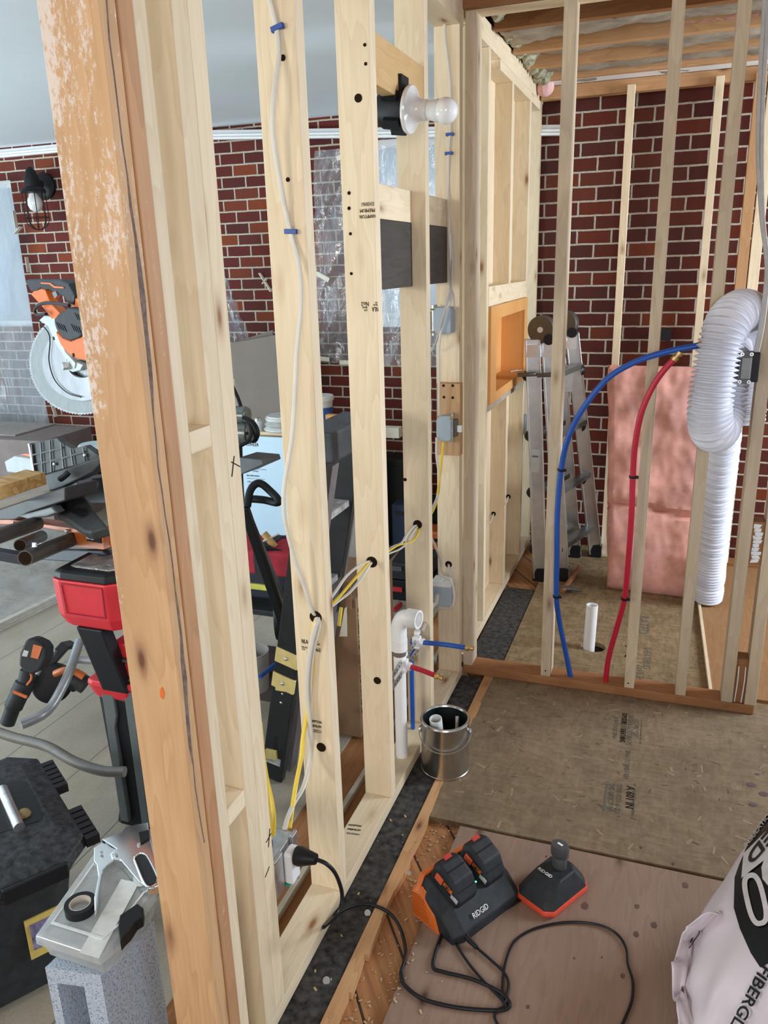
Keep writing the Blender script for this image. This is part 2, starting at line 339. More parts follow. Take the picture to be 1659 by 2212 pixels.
# left floor: long grey-tan panels
def fl_left():
    m, nt, b = newmat('worn_floor_panels'); tc = nt.nodes.new('ShaderNodeTexCoord')
    sx = nt.nodes.new('ShaderNodeSeparateXYZ'); nt.links.new(tc.outputs['Object'], sx.inputs[0])
    fr = mth(nt, 'FRACT', mth(nt, 'MULTIPLY', sx.outputs[0], 1/.307)); ln = mth(nt, 'LESS_THAN', fr, .012)
    n = N(nt, 'ShaderNodeTexNoise', i_Scale=1., i_Detail=6., i_Roughness=.6); nt.links.new(coords(nt, (5, 2, 5), False), n.inputs[0])
    n2 = N(nt, 'ShaderNodeTexNoise', i_Scale=120., i_Detail=3.); nt.links.new(tc.outputs['Object'], n2.inputs[0])
    c = ramp(nt, mth(nt, 'ADD', mth(nt, 'MULTIPLY', n.outputs[0], .7), mth(nt, 'MULTIPLY', n2.outputs[0], .3)), [(.3, (.27, .235, .18)), (.7, (.45, .40, .32))])
    nt.links.new(mixc(nt, ln, c, (.13, .11, .09)), b.inputs['Base Color']); b.inputs['Roughness'].default_value = .6; return m
sbox('floor_left', (-7, -2.2, -.05), (-1.02, YW, 0), fl_left())
def diag():
    m, nt, b = newmat('old_diagonal_floorboards'); tc = nt.nodes.new('ShaderNodeTexCoord')
    mp = N(nt, 'ShaderNodeMapping'); mp.inputs['Rotation'].default_value = (0, 0, .95); nt.links.new(tc.outputs['Object'], mp.inputs[0])
    sx = nt.nodes.new('ShaderNodeSeparateXYZ'); nt.links.new(mp.outputs[0], sx.inputs[0])
    ln = mth(nt, 'LESS_THAN', mth(nt, 'FRACT', mth(nt, 'MULTIPLY', sx.outputs[1], 1/.14)), .05)
    m2 = N(nt, 'ShaderNodeMapping'); m2.inputs['Scale'].default_value = (4, 60, 1); nt.links.new(mp.outputs[0], m2.inputs[0])
    n = N(nt, 'ShaderNodeTexNoise', i_Scale=1., i_Detail=4.); nt.links.new(m2.outputs[0], n.inputs[0])
    c = ramp(nt, n.outputs[0], [(.3, (.50, .25, .10)), (.7, (.30, .13, .05))])
    nt.links.new(mixc(nt, ln, c, (.04, .02, .01)), b.inputs['Base Color']); b.inputs['Roughness'].default_value = .65; return m
sbox('floor', (-1.02, -2.2, -.07), (2.7, YW, -.022), diag())
osbm = osb('osb_flakes', ((.175, .118, .063), (.21, .147, .085), (.25, .182, .11)))
osbm2 = osb('osb_flakes_far', ((.165, .11, .05), (.23, .155, .075), (.30, .21, .115)), 1, .4)
osb1 = tag(MB().box((-.622, 2.02, -.021), (2.3, 3.0, 0)).build('subfloor_panel', osbm), 'flaky subfloor board with printed black lettering beside the paint can', 'floor panel')
m = MB()
for lo, hi in (((-.60, 3.001), (-.37, 4.70)), ((-.37, 3.001), (-.10, 3.288)), ((-.10, 3.001), (2.3, 4.70)), ((-.37, 3.40), (-.10, 4.70))): m.box((*lo, -.021), (*hi, 0))
osb2 = tag(m.build('subfloor_panel', osbm2), 'flaky subfloor board beyond the cross wall with a round pipe hole', 'floor panel')
# the cut-out keeps a round hole: fill the square around it
hc = V((-.247, 3.345, 0)); m = MB()
bmv = m.b; out_ = [(-.37, 3.288), (-.10, 3.288), (-.10, 3.40), (-.37, 3.40)]
n_ = 32; inner = []; outer = []
for i in range(n_):
    a = 2*math.pi*i/n_; dx, dy = math.cos(a), math.sin(a); inner.append((hc.x+dx*.055, hc.y+dy*.055*.92))
    ts = []
    if dx > 1e-6: ts.append((-.10-hc.x)/dx)
    if dx < -1e-6: ts.append((-.37-hc.x)/dx)
    if dy > 1e-6: ts.append((3.40-hc.y)/dy)
    if dy < -1e-6: ts.append((3.288-hc.y)/dy)
    t = min(ts); outer.append((hc.x+dx*t, hc.y+dy*t))
iv = [bmv.verts.new((x, y, 0)) for x, y in inner]; ov = [bmv.verts.new((x, y, 0)) for x, y in outer]; lv = [bmv.verts.new((x, y, -.021)) for x, y in inner]
for i in range(n_):
    j = (i+1) % n_; bmv.faces.new([iv[i], iv[j], ov[j], ov[i]]); bmv.faces.new([iv[i], lv[i], lv[j], iv[j]])
m.build('hole_rim', osbm2, osb2)
sbox('floor_pipe_well', (hc.x-.07, hc.y-.06, -.0215), (hc.x+.07, hc.y+.06, -.0205), holem)
plym = wood('fir_plywood', (.33, .225, .17), (.24, .155, .11), (.10, .05, .03), 'y', fig=.55, rough=.65)
ply = tag(MB().box((-.515, -1.2, -.021), (1.5, 2.005, .001)).build('plywood_sheet', plym), 'pinkish brown plywood sheet under the two battery chargers', 'plywood')
tag(MB().box((-.755, .2, -.021), (-.652, 2.93, -.004)).build('tar_paper_strip', feltm), 'black tar paper strip on the floor along the near stud wall', 'tar paper')
tag(MB().box((-.755, 3.045, -.021), (-.60, 3.93, -.004)).build('tar_paper_strip', feltm), 'black tar paper strip on the floor beyond the cross wall', 'tar paper')
fs = MB()
for k in range(24):
    y0 = .2+k*.115; dx = random.uniform(-.006, .006)
    fs.prism([(-.652, y0, -.021), (-.618+dx, y0, -.021), (-.618+random.uniform(-.006, .006), y0+.115, -.021), (-.652, y0+.115, -.021)], (0, 0, .022))
tag(fs.build('floor_strip', oldw('y')), 'narrow splintered wooden floor strip beside the black tar paper', 'wood strip')
tag(MB().box((-1.02, .5, -.03), (-.90, 4.65, -.006)).build('sill_board', platew('y')), 'old reddish sill board on the floor behind the near stud wall', 'board')
tag(MB().box((-.90, .5, -.03), (-.885, 4.65, .012)).build('floor_strip', greyw('y')), 'thin pale strip standing on edge behind the bottom plate', 'wood strip')
tag(MB().box((-.884, .5, -.03), (-.836, 4.65, -.01)).build('sill_board', darkw('y')), 'dark brown sill board directly behind the bottom plate', 'board')
tag(MB().prism([(.24, 3.05, 0), (1.1, 3.05, 0), (1.1, 4.6, 0), (.20, 4.6, 0)], (0, 0, .012)).build('floor_board', wood('brown_board', (.36, .2, .09), (.25, .12, .05), (.1, .05, .02), 'y', knots=False)), 'wide brown board on the floor under the hose end', 'board')
tag(MB().bar((.235, 3.06, .012), (.20, 4.2, .012), .012, .022).build('wood_lath', pine('y')), 'thin pale lath on edge beside the wide brown floor board', 'lath')
# ================================================================== FRAMING LUMBER
def board(name, lo, hi, label, cat, mat, group=None, bev=.0015):
    return tag(MB().box(lo, hi).build(name, mat, bevel=bev), label, cat, group)
XA, XB = -.745, -.834
def hole(parent, p, ax, r): return MB().cyl(V(p)-V(ax)*.001, V(p)+V(ax)*.0008, r, n=24).build('drilled_hole', holem, parent)
# near wall
board('bottom_plate', (XB, 1.106, 0), (XA, 2.93, .038), 'pale bottom plate of the near stud wall, lumber stamp beside the cord', 'wall plate', pine('y'))
board('top_plate', (XB, .9, 2.413), (XA, 2.93, 2.49), 'pale top plate over the near stud wall with a cable coming through', 'wall plate', pine('y'))
p_ = board('wall_post', (-.845, 1.0, -.02), (XA, 1.036, 2.6), 'old orange-brown post board nearest the camera with flaked white paint', 'post', wood('painted_fir', (.66, .41, .22), (.50, .28, .13), (.16, .06, .03), 'z', fig=.6, paint=1))
# dried paint flakes and a long crack on the old post, orange wax mark
ck = []
for k in range(40):
    z = 2.3-k*.042; ck.append((z, 1.018+.004*math.sin(k*.5)+random.uniform(-.002, .002), .0012+.0042*max(.0, math.sin(k*.42+1)+.25*math.sin(k*2.1))))
m = MB()
for (z, y, w_), (z2, y2, w2) in zip(ck, ck[1:]): m.prism([(XA, y-w_, z), (XA, y+w_, z), (XA, y2+w2, z2), (XA, y2-w2, z2)], (.0006, 0, 0))
m.build('crack', plain('dark_crack', (.17, .12, .10), .9, var=.4, vs=90), p_)
ex([(345, 1490), (350, 1484), (355, 1498), (352, 1511), (346, 1506)], (0, .999, 0), (0, 1, 0), .0012).build('wax_mark', orange, p_)
p2 = board('wall_post', (-.845, 1.037, -.02), (XA+.003, 1.071, 2.6), 'second orange-brown post board, nailed behind the flaked one', 'post', wood('scuffed_fir', (.55, .31, .16), (.38, .19, .09), (.14, .05, .03), 'z', fig=.6, paint=2))
board('wall_stud', (XB, 1.073, .0), (XA, 1.106, 2.413), 'pale stud right against the old orange-brown post', 'stud', pine())
sA = board('wall_stud', (XB, 1.172, .038), (XA, 1.217, 2.413), 'first of the two studs nailed together, nearer the old post', 'stud', pine())
sB = board('wall_stud', (XB, 1.2175, .038), (XA, 1.262, 2.413), 'second of the two studs nailed together, carrying the metal outlet box', 'stud', pine())
for sx_, pts in ((sB, [(575, 1820, 586, 1800), (583, 1790, 580, 1830), (573, 1895, 582, 1872)]), (sA, [(500, 998, 519, 1008), (506, 985, 501, 1030)])):
    for a, b_, c, d in pts: MB().tube([on('x', XA+.0008, a, b_), on('x', XA+.0008, c, d)], .0009, 5, smooth=False).build('pencil_mark', ink, sx_)
for zz, lab in ((1.372, 'upper wood block between the old post and the double stud'), (.632, 'lower wood block between the old post and the double stud')):
    board('blocking', (XB, 1.1065, zz), (XA, 1.1715, zz+.038), lab, 'blocking', pine('y'))
s2 = board('wall_stud', (XB, 1.605, .038), (XA, 1.645, 2.413), 'pale stud with the long white cable running down its face', 'stud', pine())
s3 = board('wall_stud', (XB, 2.022, .038), (XA, 2.062, 2.413), 'pale stud left of the bulb holder, stamped upside down', 'stud', pine())
s4 = board('wall_stud', (XB, 2.470, .038), (XA, 2.510, 2.413), 'pale stud behind the bulb holder with a yellow cable through it', 'stud', pine())
s5 = board('wall_stud', (XB, 2.880, .038), (XA, 2.920, 2.413), 'last stud of the near wall, carrying the grey switch boxes', 'stud', pine())
for st, hs in ((s2, [(611, 125, .006), (622, 388, .0045), (682, 1333, .016), (694, 1614, .013)]), (s3, [(788, 97, .004), (790, 138, .004), (774, 212, .010), (754, 417, .0045), (754, 450, .0045), (757, 505, .004), (759, 591, .004), (803, 1214, .017), (815, 1470, .012)]), (s4, [(902, 1133, .016), (875, 1036, .006)]), (s5, [(969, 1219, .014)])):
    y0 = {s2: 1.605, s3: 2.022, s4: 2.470, s5: 2.880}[st]
    for px, py, r in hs: hole(st, on('y', y0, px, py), (0, 1, 0), r)
def stamp(par, y, px, py, s, h, flip=False, mat=ink, w_=None):
    xd, zd = (X_, Z_) if not flip else (-X_, -Z_)
    return text(s, on('y', y-.0005, px, py), xd, zd, h, mat, par, 'stamp', w_)
stamp(s3, 2.022, 811, 463, 'HAMPTON', .0085, True, ink, .043); stamp(s3, 2.022, 810, 450, 'PREMIUM', .0085, True, ink, .041); stamp(s3, 2.022, 808, 436, '02430461', .0095, True, inkg, .034)
stamp(s3, 2.022, 796, 652, 'No2', .011, True, ink, .021); stamp(s3, 2.022, 793, 662, 'S-P-F\nKD-HT', .012, True, ink, .014); stamp(s3, 2.022, 817, 663, 'NLA', .012, True, ink, .018); stamp(s3, 2.022, 816, 652, 'NLGA\n774', .010, True, ink, .013)
stamp(s2, 1.605, 652, 1389, 'NLA', .011, False, ink, .017); stamp(s2, 1.605, 652, 1404, 'NLGA\n774', .011, False, inkg, .016)
stamp(s2, 1.605, 681, 1393, 'S-P-F\nKD-HT', .011, False, ink, .012); stamp(s2, 1.605, 681, 1407, 'No2', .010, False, ink, .014)
stamp(s2, 1.605, 668, 1559, 'HAMPTON', .0075, False, ink, .034); stamp(s2, 1.605, 669, 1569, 'PREMIUM', .0075, False, ink, .032); stamp(s2, 1.605, 672, 1580, '42EE21', .0085, False, inkg, .028)
bp = bpy.data.objects['bottom_plate']
for k, (s_, mt) in enumerate((('HAMPTON', ink), ('PREMIUM', ink), ('02430461', inkg))):
    text(s_, on('z', .0385, 752+k*-2, 1783+k*9), X_*.9+Y_*.12, Y_, .007, mt, bp, 'stamp', .04)
b1 = board('blocking', (-.786, 2.0625, 2.093), (-.748, 2.4695, 2.209), 'upper block between two studs, above the black lamp box', 'blocking', oldw('y') if 0 else wood('amber_lumber', (.70, .46, .22), (.55, .34, .14), (.25, .12, .05), 'y'))
for y0, y1, lab in ((2.0625, 2.4695, 'nearer'), (2.5105, 2.8795, 'farther')):
    tag(MB().box((-.828, y0, 1.786), (-.79, y1, 1.877)).build('blocking', pine('y'), bevel=.0015), lab+' pale block above the dark stained blocking', 'blocking')
    tag(MB().box((-.828, y0, 1.598), (-.79, y1, 1.785)).build('blocking', wood('charred_lumber', (.085, .07, .06), (.035, .03, .027), (.02, .015, .01), 'y', knots=False), bevel=.0015), lab+' dark stained blocking board between the studs', 'blocking')
ep = on('y', 2.84, 943, 828); eq = on('y', 2.84, 995, 985)
eb = board('blocking', (ep.x, 2.838, eq.z), (eq.x-.002, 2.879, ep.z), 'brown scrap block behind the octagonal-cornered switch box', 'blocking', wood('scrap_lumber', (.58, .37, .20), (.42, .24, .11), (.2, .1, .05), 'z', knots=False))
for px, py in ((958, 833), (978, 833), (959, 858), (978, 859)): hole(eb, on('y', 2.838, px, py), (0, 1, 0), .005)
# cross wall
YB = 2.947
board('bottom_plate', (-.745, YB-.002, 0.0005), (.383, YB+.087, .038), 'reddish bottom plate of the cross wall on the subfloor', 'wall plate', platew('x'), bev=.003)
board('top_plate', (-.745, YB, 2.463), (2.4, YB+.089, 2.5), 'pale top plate of the cross wall under the dark beam', 'wall plate', pine('x'))
board('header_beam', (-.79, YB-.03, 2.464), (2.4, YB-.001, 2.735), 'dark brown header beam above the cross wall', 'beam', darkw('x'))
def bstud(x0, x1, label, z1=2.463, y0=YB, d=.089, mat=None): return board('wall_stud', (x0, y0, .0385), (x1, y0+d, z1), label, 'stud', mat or pine())
wl = greyw(); gp = wood('greyish_pine', (.68, .56, .40), (.48, .37, .25), (.22, .12, .06), 'z')
bstud(-.744, -.707, 'end stud of the cross wall in the inner corner', mat=gp)
c1 = bstud(-.419, -.380, 'cross wall stud left of the blue pipe', mat=gp)
c2 = bstud(-.090, -.052, 'cross wall stud right of the red pipe', mat=gp)
c3 = bstud(.100, .139, 'cross wall stud in front of the white hose', mat=gp)
c4 = bstud(.266, .306, 'left stud of the pair at the free end of the cross wall', mat=gp)
c5 = bstud(.348, .388, 'right stud of the pair at the free end of the cross wall', mat=gp)
for st, px, py in ((c1, 1178, 1449), (c2, 1357, 1476)): hole(st, on('y', YB, px, py), (0, 1, 0), .003)
bl = board('blocking', (.3065, YB+.01, .039), (.3475, YB+.075, .22), 'short brown block with two white caulk lines between the end studs', 'blocking', platew('z'))
for xx in (.3135, .337): MB().tube([(xx, YB+.0085, .04), (xx+.003, YB+.008, .12), (xx+.002, YB+.0085, .19)], .0022, 6).build('caulk_line', paintw, bl)
b2 = board('blocking', (.3065, YB+.01, .60), (.3475, YB+.075, .76), 'short block smeared with white paint between the end studs', 'blocking', platew('z'))
m = MB(); z_ = .605
for k in range(10): m.prism([(.309+random.random()*.01, YB+.009, z_), (.33+random.random()*.015, YB+.009, z_+.004), (.335+random.random()*.01, YB+.009, z_+.016), (.309+random.random()*.008, YB+.009, z_+.017)], (0, -.0006, 0)); z_ += .0145
m.build('paint_smear', paintw, b2)
# far left wall with the niche
XC, XD = -.76, -.849
board('bottom_plate', (XD, 3.037, 0), (XC, 4.70, .038), 'pale bottom plate of the far wall with the orange niche', 'wall plate', pine('y'))
board('top_plate', (XD, 2.96, 2.455), (XC, 4.70, 2.535), 'pale top plate of the far wall with the orange niche', 'wall plate', pine('y'))
board('lower_top_plate', (XD, 3.60, 2.415), (XC, 4.62, 2.4545), 'shorter pale plate nailed under the far wall top plate', 'wall plate', pine('y'))
for y0, lab, z1 in ((3.06, 'far wall stud nearest the cross wall', 2.454), (3.388, 'far wall stud at the near side of the orange niche', 2.454), (3.86, 'far wall stud above and behind the niche', 2.415), (4.316, 'far wall stud at the far side of the niche', 2.415), (4.64, 'far wall stud against the brick', 2.454)):
    if y0 == 3.86:
        board('wall_stud', (XD, y0, 1.551), (XC, y0+.038, z1), lab, 'stud', pine()); board('cripple_stud', (XD, y0, .0385), (XC, y0+.038, 1.029), 'short stud under the orange niche', 'stud', pine())
    else: board('wall_stud', (XD, y0, .0385), (XC, y0+.038, z1), lab, 'stud', pine())
tag(MB().box((XD, 3.4265, .0385), (XD+.012, 4.315, 1.029)).build('sheathing_panel', pine()), 'pale wood sheathing behind the studs below the niche', 'panel')
tag(MB().box((XD, 3.4265, 1.551), (XD+.012, 4.315, 2.415)).build('sheathing_panel', pine()), 'pale wood sheathing behind the studs above the niche', 'panel')
board('niche_header', (XD, 3.4265, 1.484), (XC+.002, 4.3155, 1.565), 'pale header board directly above the orange niche', 'blocking', pine('y'))
board('niche_sill', (XD, 3.4265, 1.03), (XC+.003, 4.3155, 1.061), 'greyish sill board directly below the orange niche', 'blocking', greyw('y'))
nt_ = thing('shower_niche', 'orange foam shower niche set in the far stud wall', 'niche', (XC, 3.95, 1.07))
y0, y1, z0, z1 = 3.428, 4.314, 1.062, 1.482; iy0, iy1, iz0, iz1 = 3.545, 4.235, 1.105, 1.424
m = MB()
for lo, hi in (((XC, y0, z0), (XC+.012, iy0, z1)), ((XC, iy1, z0), (XC+.012, y1, z1)), ((XC, iy0, z0), (XC+.012, iy1, iz0)), ((XC, iy0, iz1), (XC+.012, iy1, z1))): m.box(lo, hi)
m.build('flange', kerdi, nt_)
m = MB(); m.box((XD-.03, iy0, iz0), (XD-.02, iy1, iz1)); m.build('back_panel', kerdi, nt_)
for nm, lo, hi in (('side_panel', (XD-.03, iy0-.01, iz0-.01), (XC, iy0, iz1+.01)), ('side_panel', (XD-.03, iy1, iz0-.01), (XC, iy1+.01, iz1+.01)), ('shelf_panel', (XD-.03, iy0, iz0-.01), (XC, iy1, iz0)), ('top_panel', (XD-.03, iy0, iz1), (XC, iy1, iz1+.01))): MB().box(lo, hi).build(nm, kerdi, nt_)
m = MB()
for k in range(9):
    y = 4.2+random.random()*.15; m.bar((XC-.05, y, iz0+.003), (XC-.02+random.random()*.03, y+.03, iz0+.008), .01, .004)
m.build('foam_scraps', tape, nt_)
# furring wall against the brick
YF = 4.57
board('furring_plate', (-.75, YF, 2.455), (2.4, YF+.06, 2.515), 'orange-brown plate on top of the brick wall', 'wall plate', oldw('x'))
def fst(px, py, w_, lab, z0=.0, z1=2.48, mat=None): 
    x = on('y', YF-.04, px, py).x; return board('furring_stud', (x, YF-.042, z0), (x+w_, YF-.002, z1), lab, 'stud', mat or pine())
fst(1355, 190, .038, 'thin upright against the brick, left of the insulation top'); fst(1547, 170, .038, 'thin upright against the brick behind the hose')
fst(1633, 165, .05, 'orange-toned upright against the brick right of the hose', mat=oldw()); fst(1661, 165, .05, 'pale upright at the right edge of the brick')
x_ = on('y', YF-.03, 1620, 540).x; board('cripple_stud', (x_, YF-.03, 0), (x_+.05, YF-.002, 1.72), 'short orange-toned upright between two furring uprights', 'stud', oldw())
board('floor_plate', (-.2, YF-.045, 0), (1.2, YF+.04, .03), 'dark brown floor plate in front of the brick wall', 'wall plate', darkw('x'))
# ceiling joists, insulation
kraft = plain('kraft_paper_facing', (.30, .25, .19), .6, var=.35, vs=9, bmp=.8)
for k, y in enumerate((3.42, 3.81, 4.13, 4.42)):
    board('ceiling_joist', (-.75, y, 2.516), (2.5, y+.042, 2.74), ('first', 'second', 'third', 'last')[k]+' brown ceiling joist counted from the cross wall', 'joist', darkw('x') if k == 0 else oldw('x'))
    y2 = (3.81, 4.13, 4.42, 4.57)[k]
    def fn(u, v, y=y, y2=y2, k=k):
        x = -.74+u*(2.0 if k != 3 else 2.6); yy = y+.046+(y2-y-.05)*v
        return V((x, yy, 2.530+.012*v-.012*math.sin(v*math.pi)**.5-.02*noise.noise(V((x*5, yy*9, k)))-.012*noise.noise(V((x*19, yy*19, k)))+.035*v*max(0, math.sin(x*2.2+k+2))))
    o = MB().grid(fn, 60, 8).build('insulation_batt', kraft, smooth=True, solid=.004)
    tag(o, 'paper-faced insulation between ceiling joists, '+('nearest the cross wall', 'second from the cross wall', 'third from the cross wall', 'nearest the brick')[k], 'insulation')
    if k == 0:
        for s_, x in (('OWENS', -.1), ('CORNING', .35)): text(s_, (x, 3.70, 2.532), X_, Y_*1, .05, plain('faded_red_print', (.34, .13, .13), .8), o, 'printing', .35)
tag(MB().box((-.75, 4.46, 2.5165), (2.4, 4.57, 2.528)).build('drywall_remnant', paintw), 'white strip of broken ceiling board above the orange-brown plate', 'drywall strip')
m = MB()
for k in range(26):
    t = k/25; c = V((-.745+random.uniform(0, .03), 3.10+1.4*t, 2.60-.05*t)); m.lathe(c-V((0, 0, .05)), (random.uniform(-.3, .3), random.uniform(-.3, .3), 1), [(.01, 0), (.03, .015), (.035, .04), (.045, .07), (.04, .11), (.01, .13)], 14)
for v in m.b.verts: v.co += V((noise.noise(v.co*40), noise.noise(v.co*41+V((5, 0, 0))), noise.noise(v.co*39+V((0, 7, 0)))))*.012
mw = m.build('mineral_wool', plain('mineral_wool_fibre', (.34, .32, .22), .95, var=.5, vs=40, bmp=1)); tag(mw, 'greenish torn mineral wool along the far wall top plate', 'insulation'); mw['kind'] = 'stuff'
pk = MB().sphere((-.72, 4.50, 2.50), .045, 10).build('insulation_scrap', plain('pink_fluff', (.75, .45, .42), .95, bmp=1)); tag(pk, 'small pink tuft of insulation in the upper corner by the brick', 'insulation')
# crown moulding: level piece left, sagging piece right
def moulding(p, q, label):
    p, q = V(p), V(q); pr = [(0, 0), (-.035, 0), (-.035, .012), (-.022, .02), (-.022, .03), (-.01, .04), (0, .055)]
    return tag(MB().loft([[c+V((0, a, b_)) for a, b_ in pr] for c in (p, q)]).build('crown_molding', paintw), label, 'molding')
moulding((-7, YW, 2.435), (-3.3, YW, 2.435), 'straight white crown molding at the ceiling above the wall lantern')
moulding((-3.2, YW-.04, 2.45), (-.655, YW-.04, 2.292), 'loose sagging white crown molding above the sheeted window')
sbox('window_2', (-1.93, YW+.075, 1.33), (-.96, YW+.085, 2.36), film('window_glass', (.8, .9, .95), .12, .08, (1, 1, 1), .02))
for lo, hi in (((-1.93, YW+.06, 1.33), (-1.88, YW+.1, 2.36)), ((-1.01, YW+.06, 1.33), (-.96, YW+.1, 2.36)), ((-1.88, YW+.06, 1.33), (-1.01, YW+.1, 1.38)), ((-1.88, YW+.06, 2.31), (-1.01, YW+.1, 2.36))): sbox('trim_1', lo, hi, paintw)
sbox('window_1', (-5.7, YW+.075, 1.30), (-4.42, YW+.085, 2.30), MATS['window_glass'])
for lo, hi in (((-4.47, YW+.06, 1.3), (-4.42, YW+.1, 2.3)), ((-5.7, YW+.06, 2.25), (-4.47, YW+.1, 2.3)), ((-5.7, YW+.06, 1.3), (-4.47, YW+.1, 1.34))): sbox('trim_2', lo, hi, paintw)
sbox('window_sill', (-1.93, YW-.02, 1.30), (-.96, YW+.06, 1.345), paintw)
# ================================================================== PLASTIC SHEETING
def sheet(corn, nu, nv, amp, mat, name, label, fx=1.3, off=0):
    a, b_, c, d = map(V, corn)
    def fn(u, v):
        p = (a*(1-u)+b_*u)*(1-v)+(d*(1-u)+c*u)*v
        q = noise.noise(V((u*7*fx+off, v*3, 1)))+.6*math.sin((u*3+v*1.2+off)*9+3*noise.noise(V((u*4, v*4, off))))
        return p+V((0, -abs(q)*amp, 0))
    return tag(MB().grid(fn, nu, nv).build(name, mat, smooth=True), label, 'plastic sheet')
ps1 = sheet((on('y', 4.68, 680, 326), (-.9, 4.66, 2.30), (-.9, 4.64, 1.06), on('y', 4.68, 684, 782)), 50, 60, .035, filmw, 'plastic_sheet', 'wrinkled clear plastic sheet taped over the middle window')
for px, py, a in ((697, 598, .5), (697, 775, .1), (748, 783, 0), (742, 337, -.25)):
    c = on('y', 4.62, px, py); MB().obox(c, V((math.cos(a), 0, -math.sin(a)))*.045, (0, .0012, 0), V((math.sin(a), 0, math.cos(a)))*.013).build('masking_tape', tape, ps1)
ps2 = sheet(((-6.2, 4.62, 2.30), on('y', 4.62, 17, 398), on('y', 4.60, 118, 945), (-6.2, 4.6, .55)), 40, 60, .03, filmb, 'plastic_sheet', 'milky plastic sheet hanging over the left window and brick')
for (a, b_), (c, d) in (((30, 455), (36, 492)), ((33, 505), (46, 490)), ((57, 555), (62, 588)), ((112, 870), (121, 900))):
    MB().bar(on('y', 4.57, a, b_), on('y', 4.57, c, d), .003, .03, (0, 1, 0)).build('masking_tape', tape, ps2)
q = lambda x, y, Y=4.45: on('y', Y, x, y)
ps3 = sheet((q(440, 500), q(478, 560), q(543, 730), q(430, 760)), 24, 30, .06, filmw, 'plastic_sheet', 'crumpled plastic sheet hanging slantwise beside the wide post', 2, 3)
tg = thing('masking_tape_cross', 'crumpled masking tape stuck on the bare brick', 'tape', on('y', YW-.01, 573, 609))
for (a, b_), (c, d) in (((561, 590), (586, 630)), ((577, 601), (568, 613))):
    MB().bar(on('y', YW-.012, a, b_), on('y', YW-.012, c, d), .006, .03, (0, 1, 0)).build('tape_strip', tape, tg)
# wall lantern
sc_ = thing('wall_lantern', 'black cage wall lantern on the brick between sheet and post', 'lamp', on('y', YW, 98, 400))
c = on('y', YW, 99, 402); MB().lathe(c, (0, -1, 0), [(.085, 0), (.085, .02), (.07, .035), (.02, .04)]).build('wall_mount', black, sc_, True)
hd = on('y', 4.52, 70, 400); MB().tube([c+V((0, -.03, 0)), V((c.x-.03, 4.60, c.z+.03)), V((hd.x, 4.53, hd.z+.01))], .022, 10).build('arm', black, sc_, True)
shh = MB().lathe(hd+V((0, 0, .09)), (0, 0, -1), [(.012, -.02), (.03, 0), (.045, .05), (.05, .10), (.075, .115), (.082, .135), (.03, .14)]).build('socket_housing', black, sc_, True)
MB().lathe(hd+V((0, 0, -.03)), (0, 0, -1), [(.02, 0), (.024, .02), (.045, .06), (.048, .09), (.035, .12), (.01, .135)]).build('light_bulb', bulbm, shh, True)
m = MB(); bz = hd+V((0, 0, -.03))
for k in range(8):
    a = k*math.pi/4; e = V((math.cos(a), math.sin(a), 0)); m.tube([bz+e*.07, bz+e*.073+V((0, 0, -.14)), bz+e*.074+V((0, 0, -.18)), bz+e*.06+V((0, 0, -.215)), bz+e*.03+V((0, 0, -.24)), bz+V((0, 0, -.247))], .0028, 6, sub=4)
for z, r in ((-.17, .074), (-.0, .07)): m.tube([bz+V((math.cos(a)*r, math.sin(a)*r, z)) for a in (i*math.pi/8 for i in range(17))], .0028, 6, sub=2)
m.build('wire_cage', black, sc_)
# ================================================================== SWITCH BOXES, LAMP, CABLES on the near wall
lh = thing('lamp_holder', 'white porcelain lamp holder with a frosted bulb, screwed to a black round box', 'lamp', on('x', -.75, 893, 237))
fc = on('y', 2.27, 889, 237); ax = V((1, -.06, -.12)).normalized()
MB().lathe(fc, ax, [(.03, -.012), (.059, -.010), (.0615, -.004), (.059, .002), (.042, .008), (.031, .018), (.027, .032), (.027, .045), (.024, .048)], 36).build('porcelain_base', cream, lh, True)
MB().lathe(fc+ax*.049, ax, [(.0, 0), (.0245, 0), (.0255, .012), (.029, .026), (.027, .032)], 28).build('bulb_collar', white, lh, True)
MB().sphere(fc+ax*.098, .0335, 24).build('light_bulb', bulbm, lh, True)
jb = thing('round_box', 'black round ceiling box behind the white lamp holder', 'electrical box', fc-ax*.07)
MB().lathe(fc-ax*.088, ax, [(.0, 0), (.045, 0), (.051, .01), (.053, .074), (.046, .075), (.044, .02)], 24, False).build('shell', black, jb, True)
for a in (.5, 1.6, 2.7, 3.9, 5.2):
    e = V((0, math.cos(a), math.sin(a))); MB().obox(fc-ax*.045+e*.058, ax*.022, e*.007, e.cross(ax)*.012).build('clamp_lug', black, jb)
MB().obox(fc-ax*.045+V((0, 0, .062)), ax*.028, Y_*.03, Z_*.02).build('mounting_tab', black, jb)
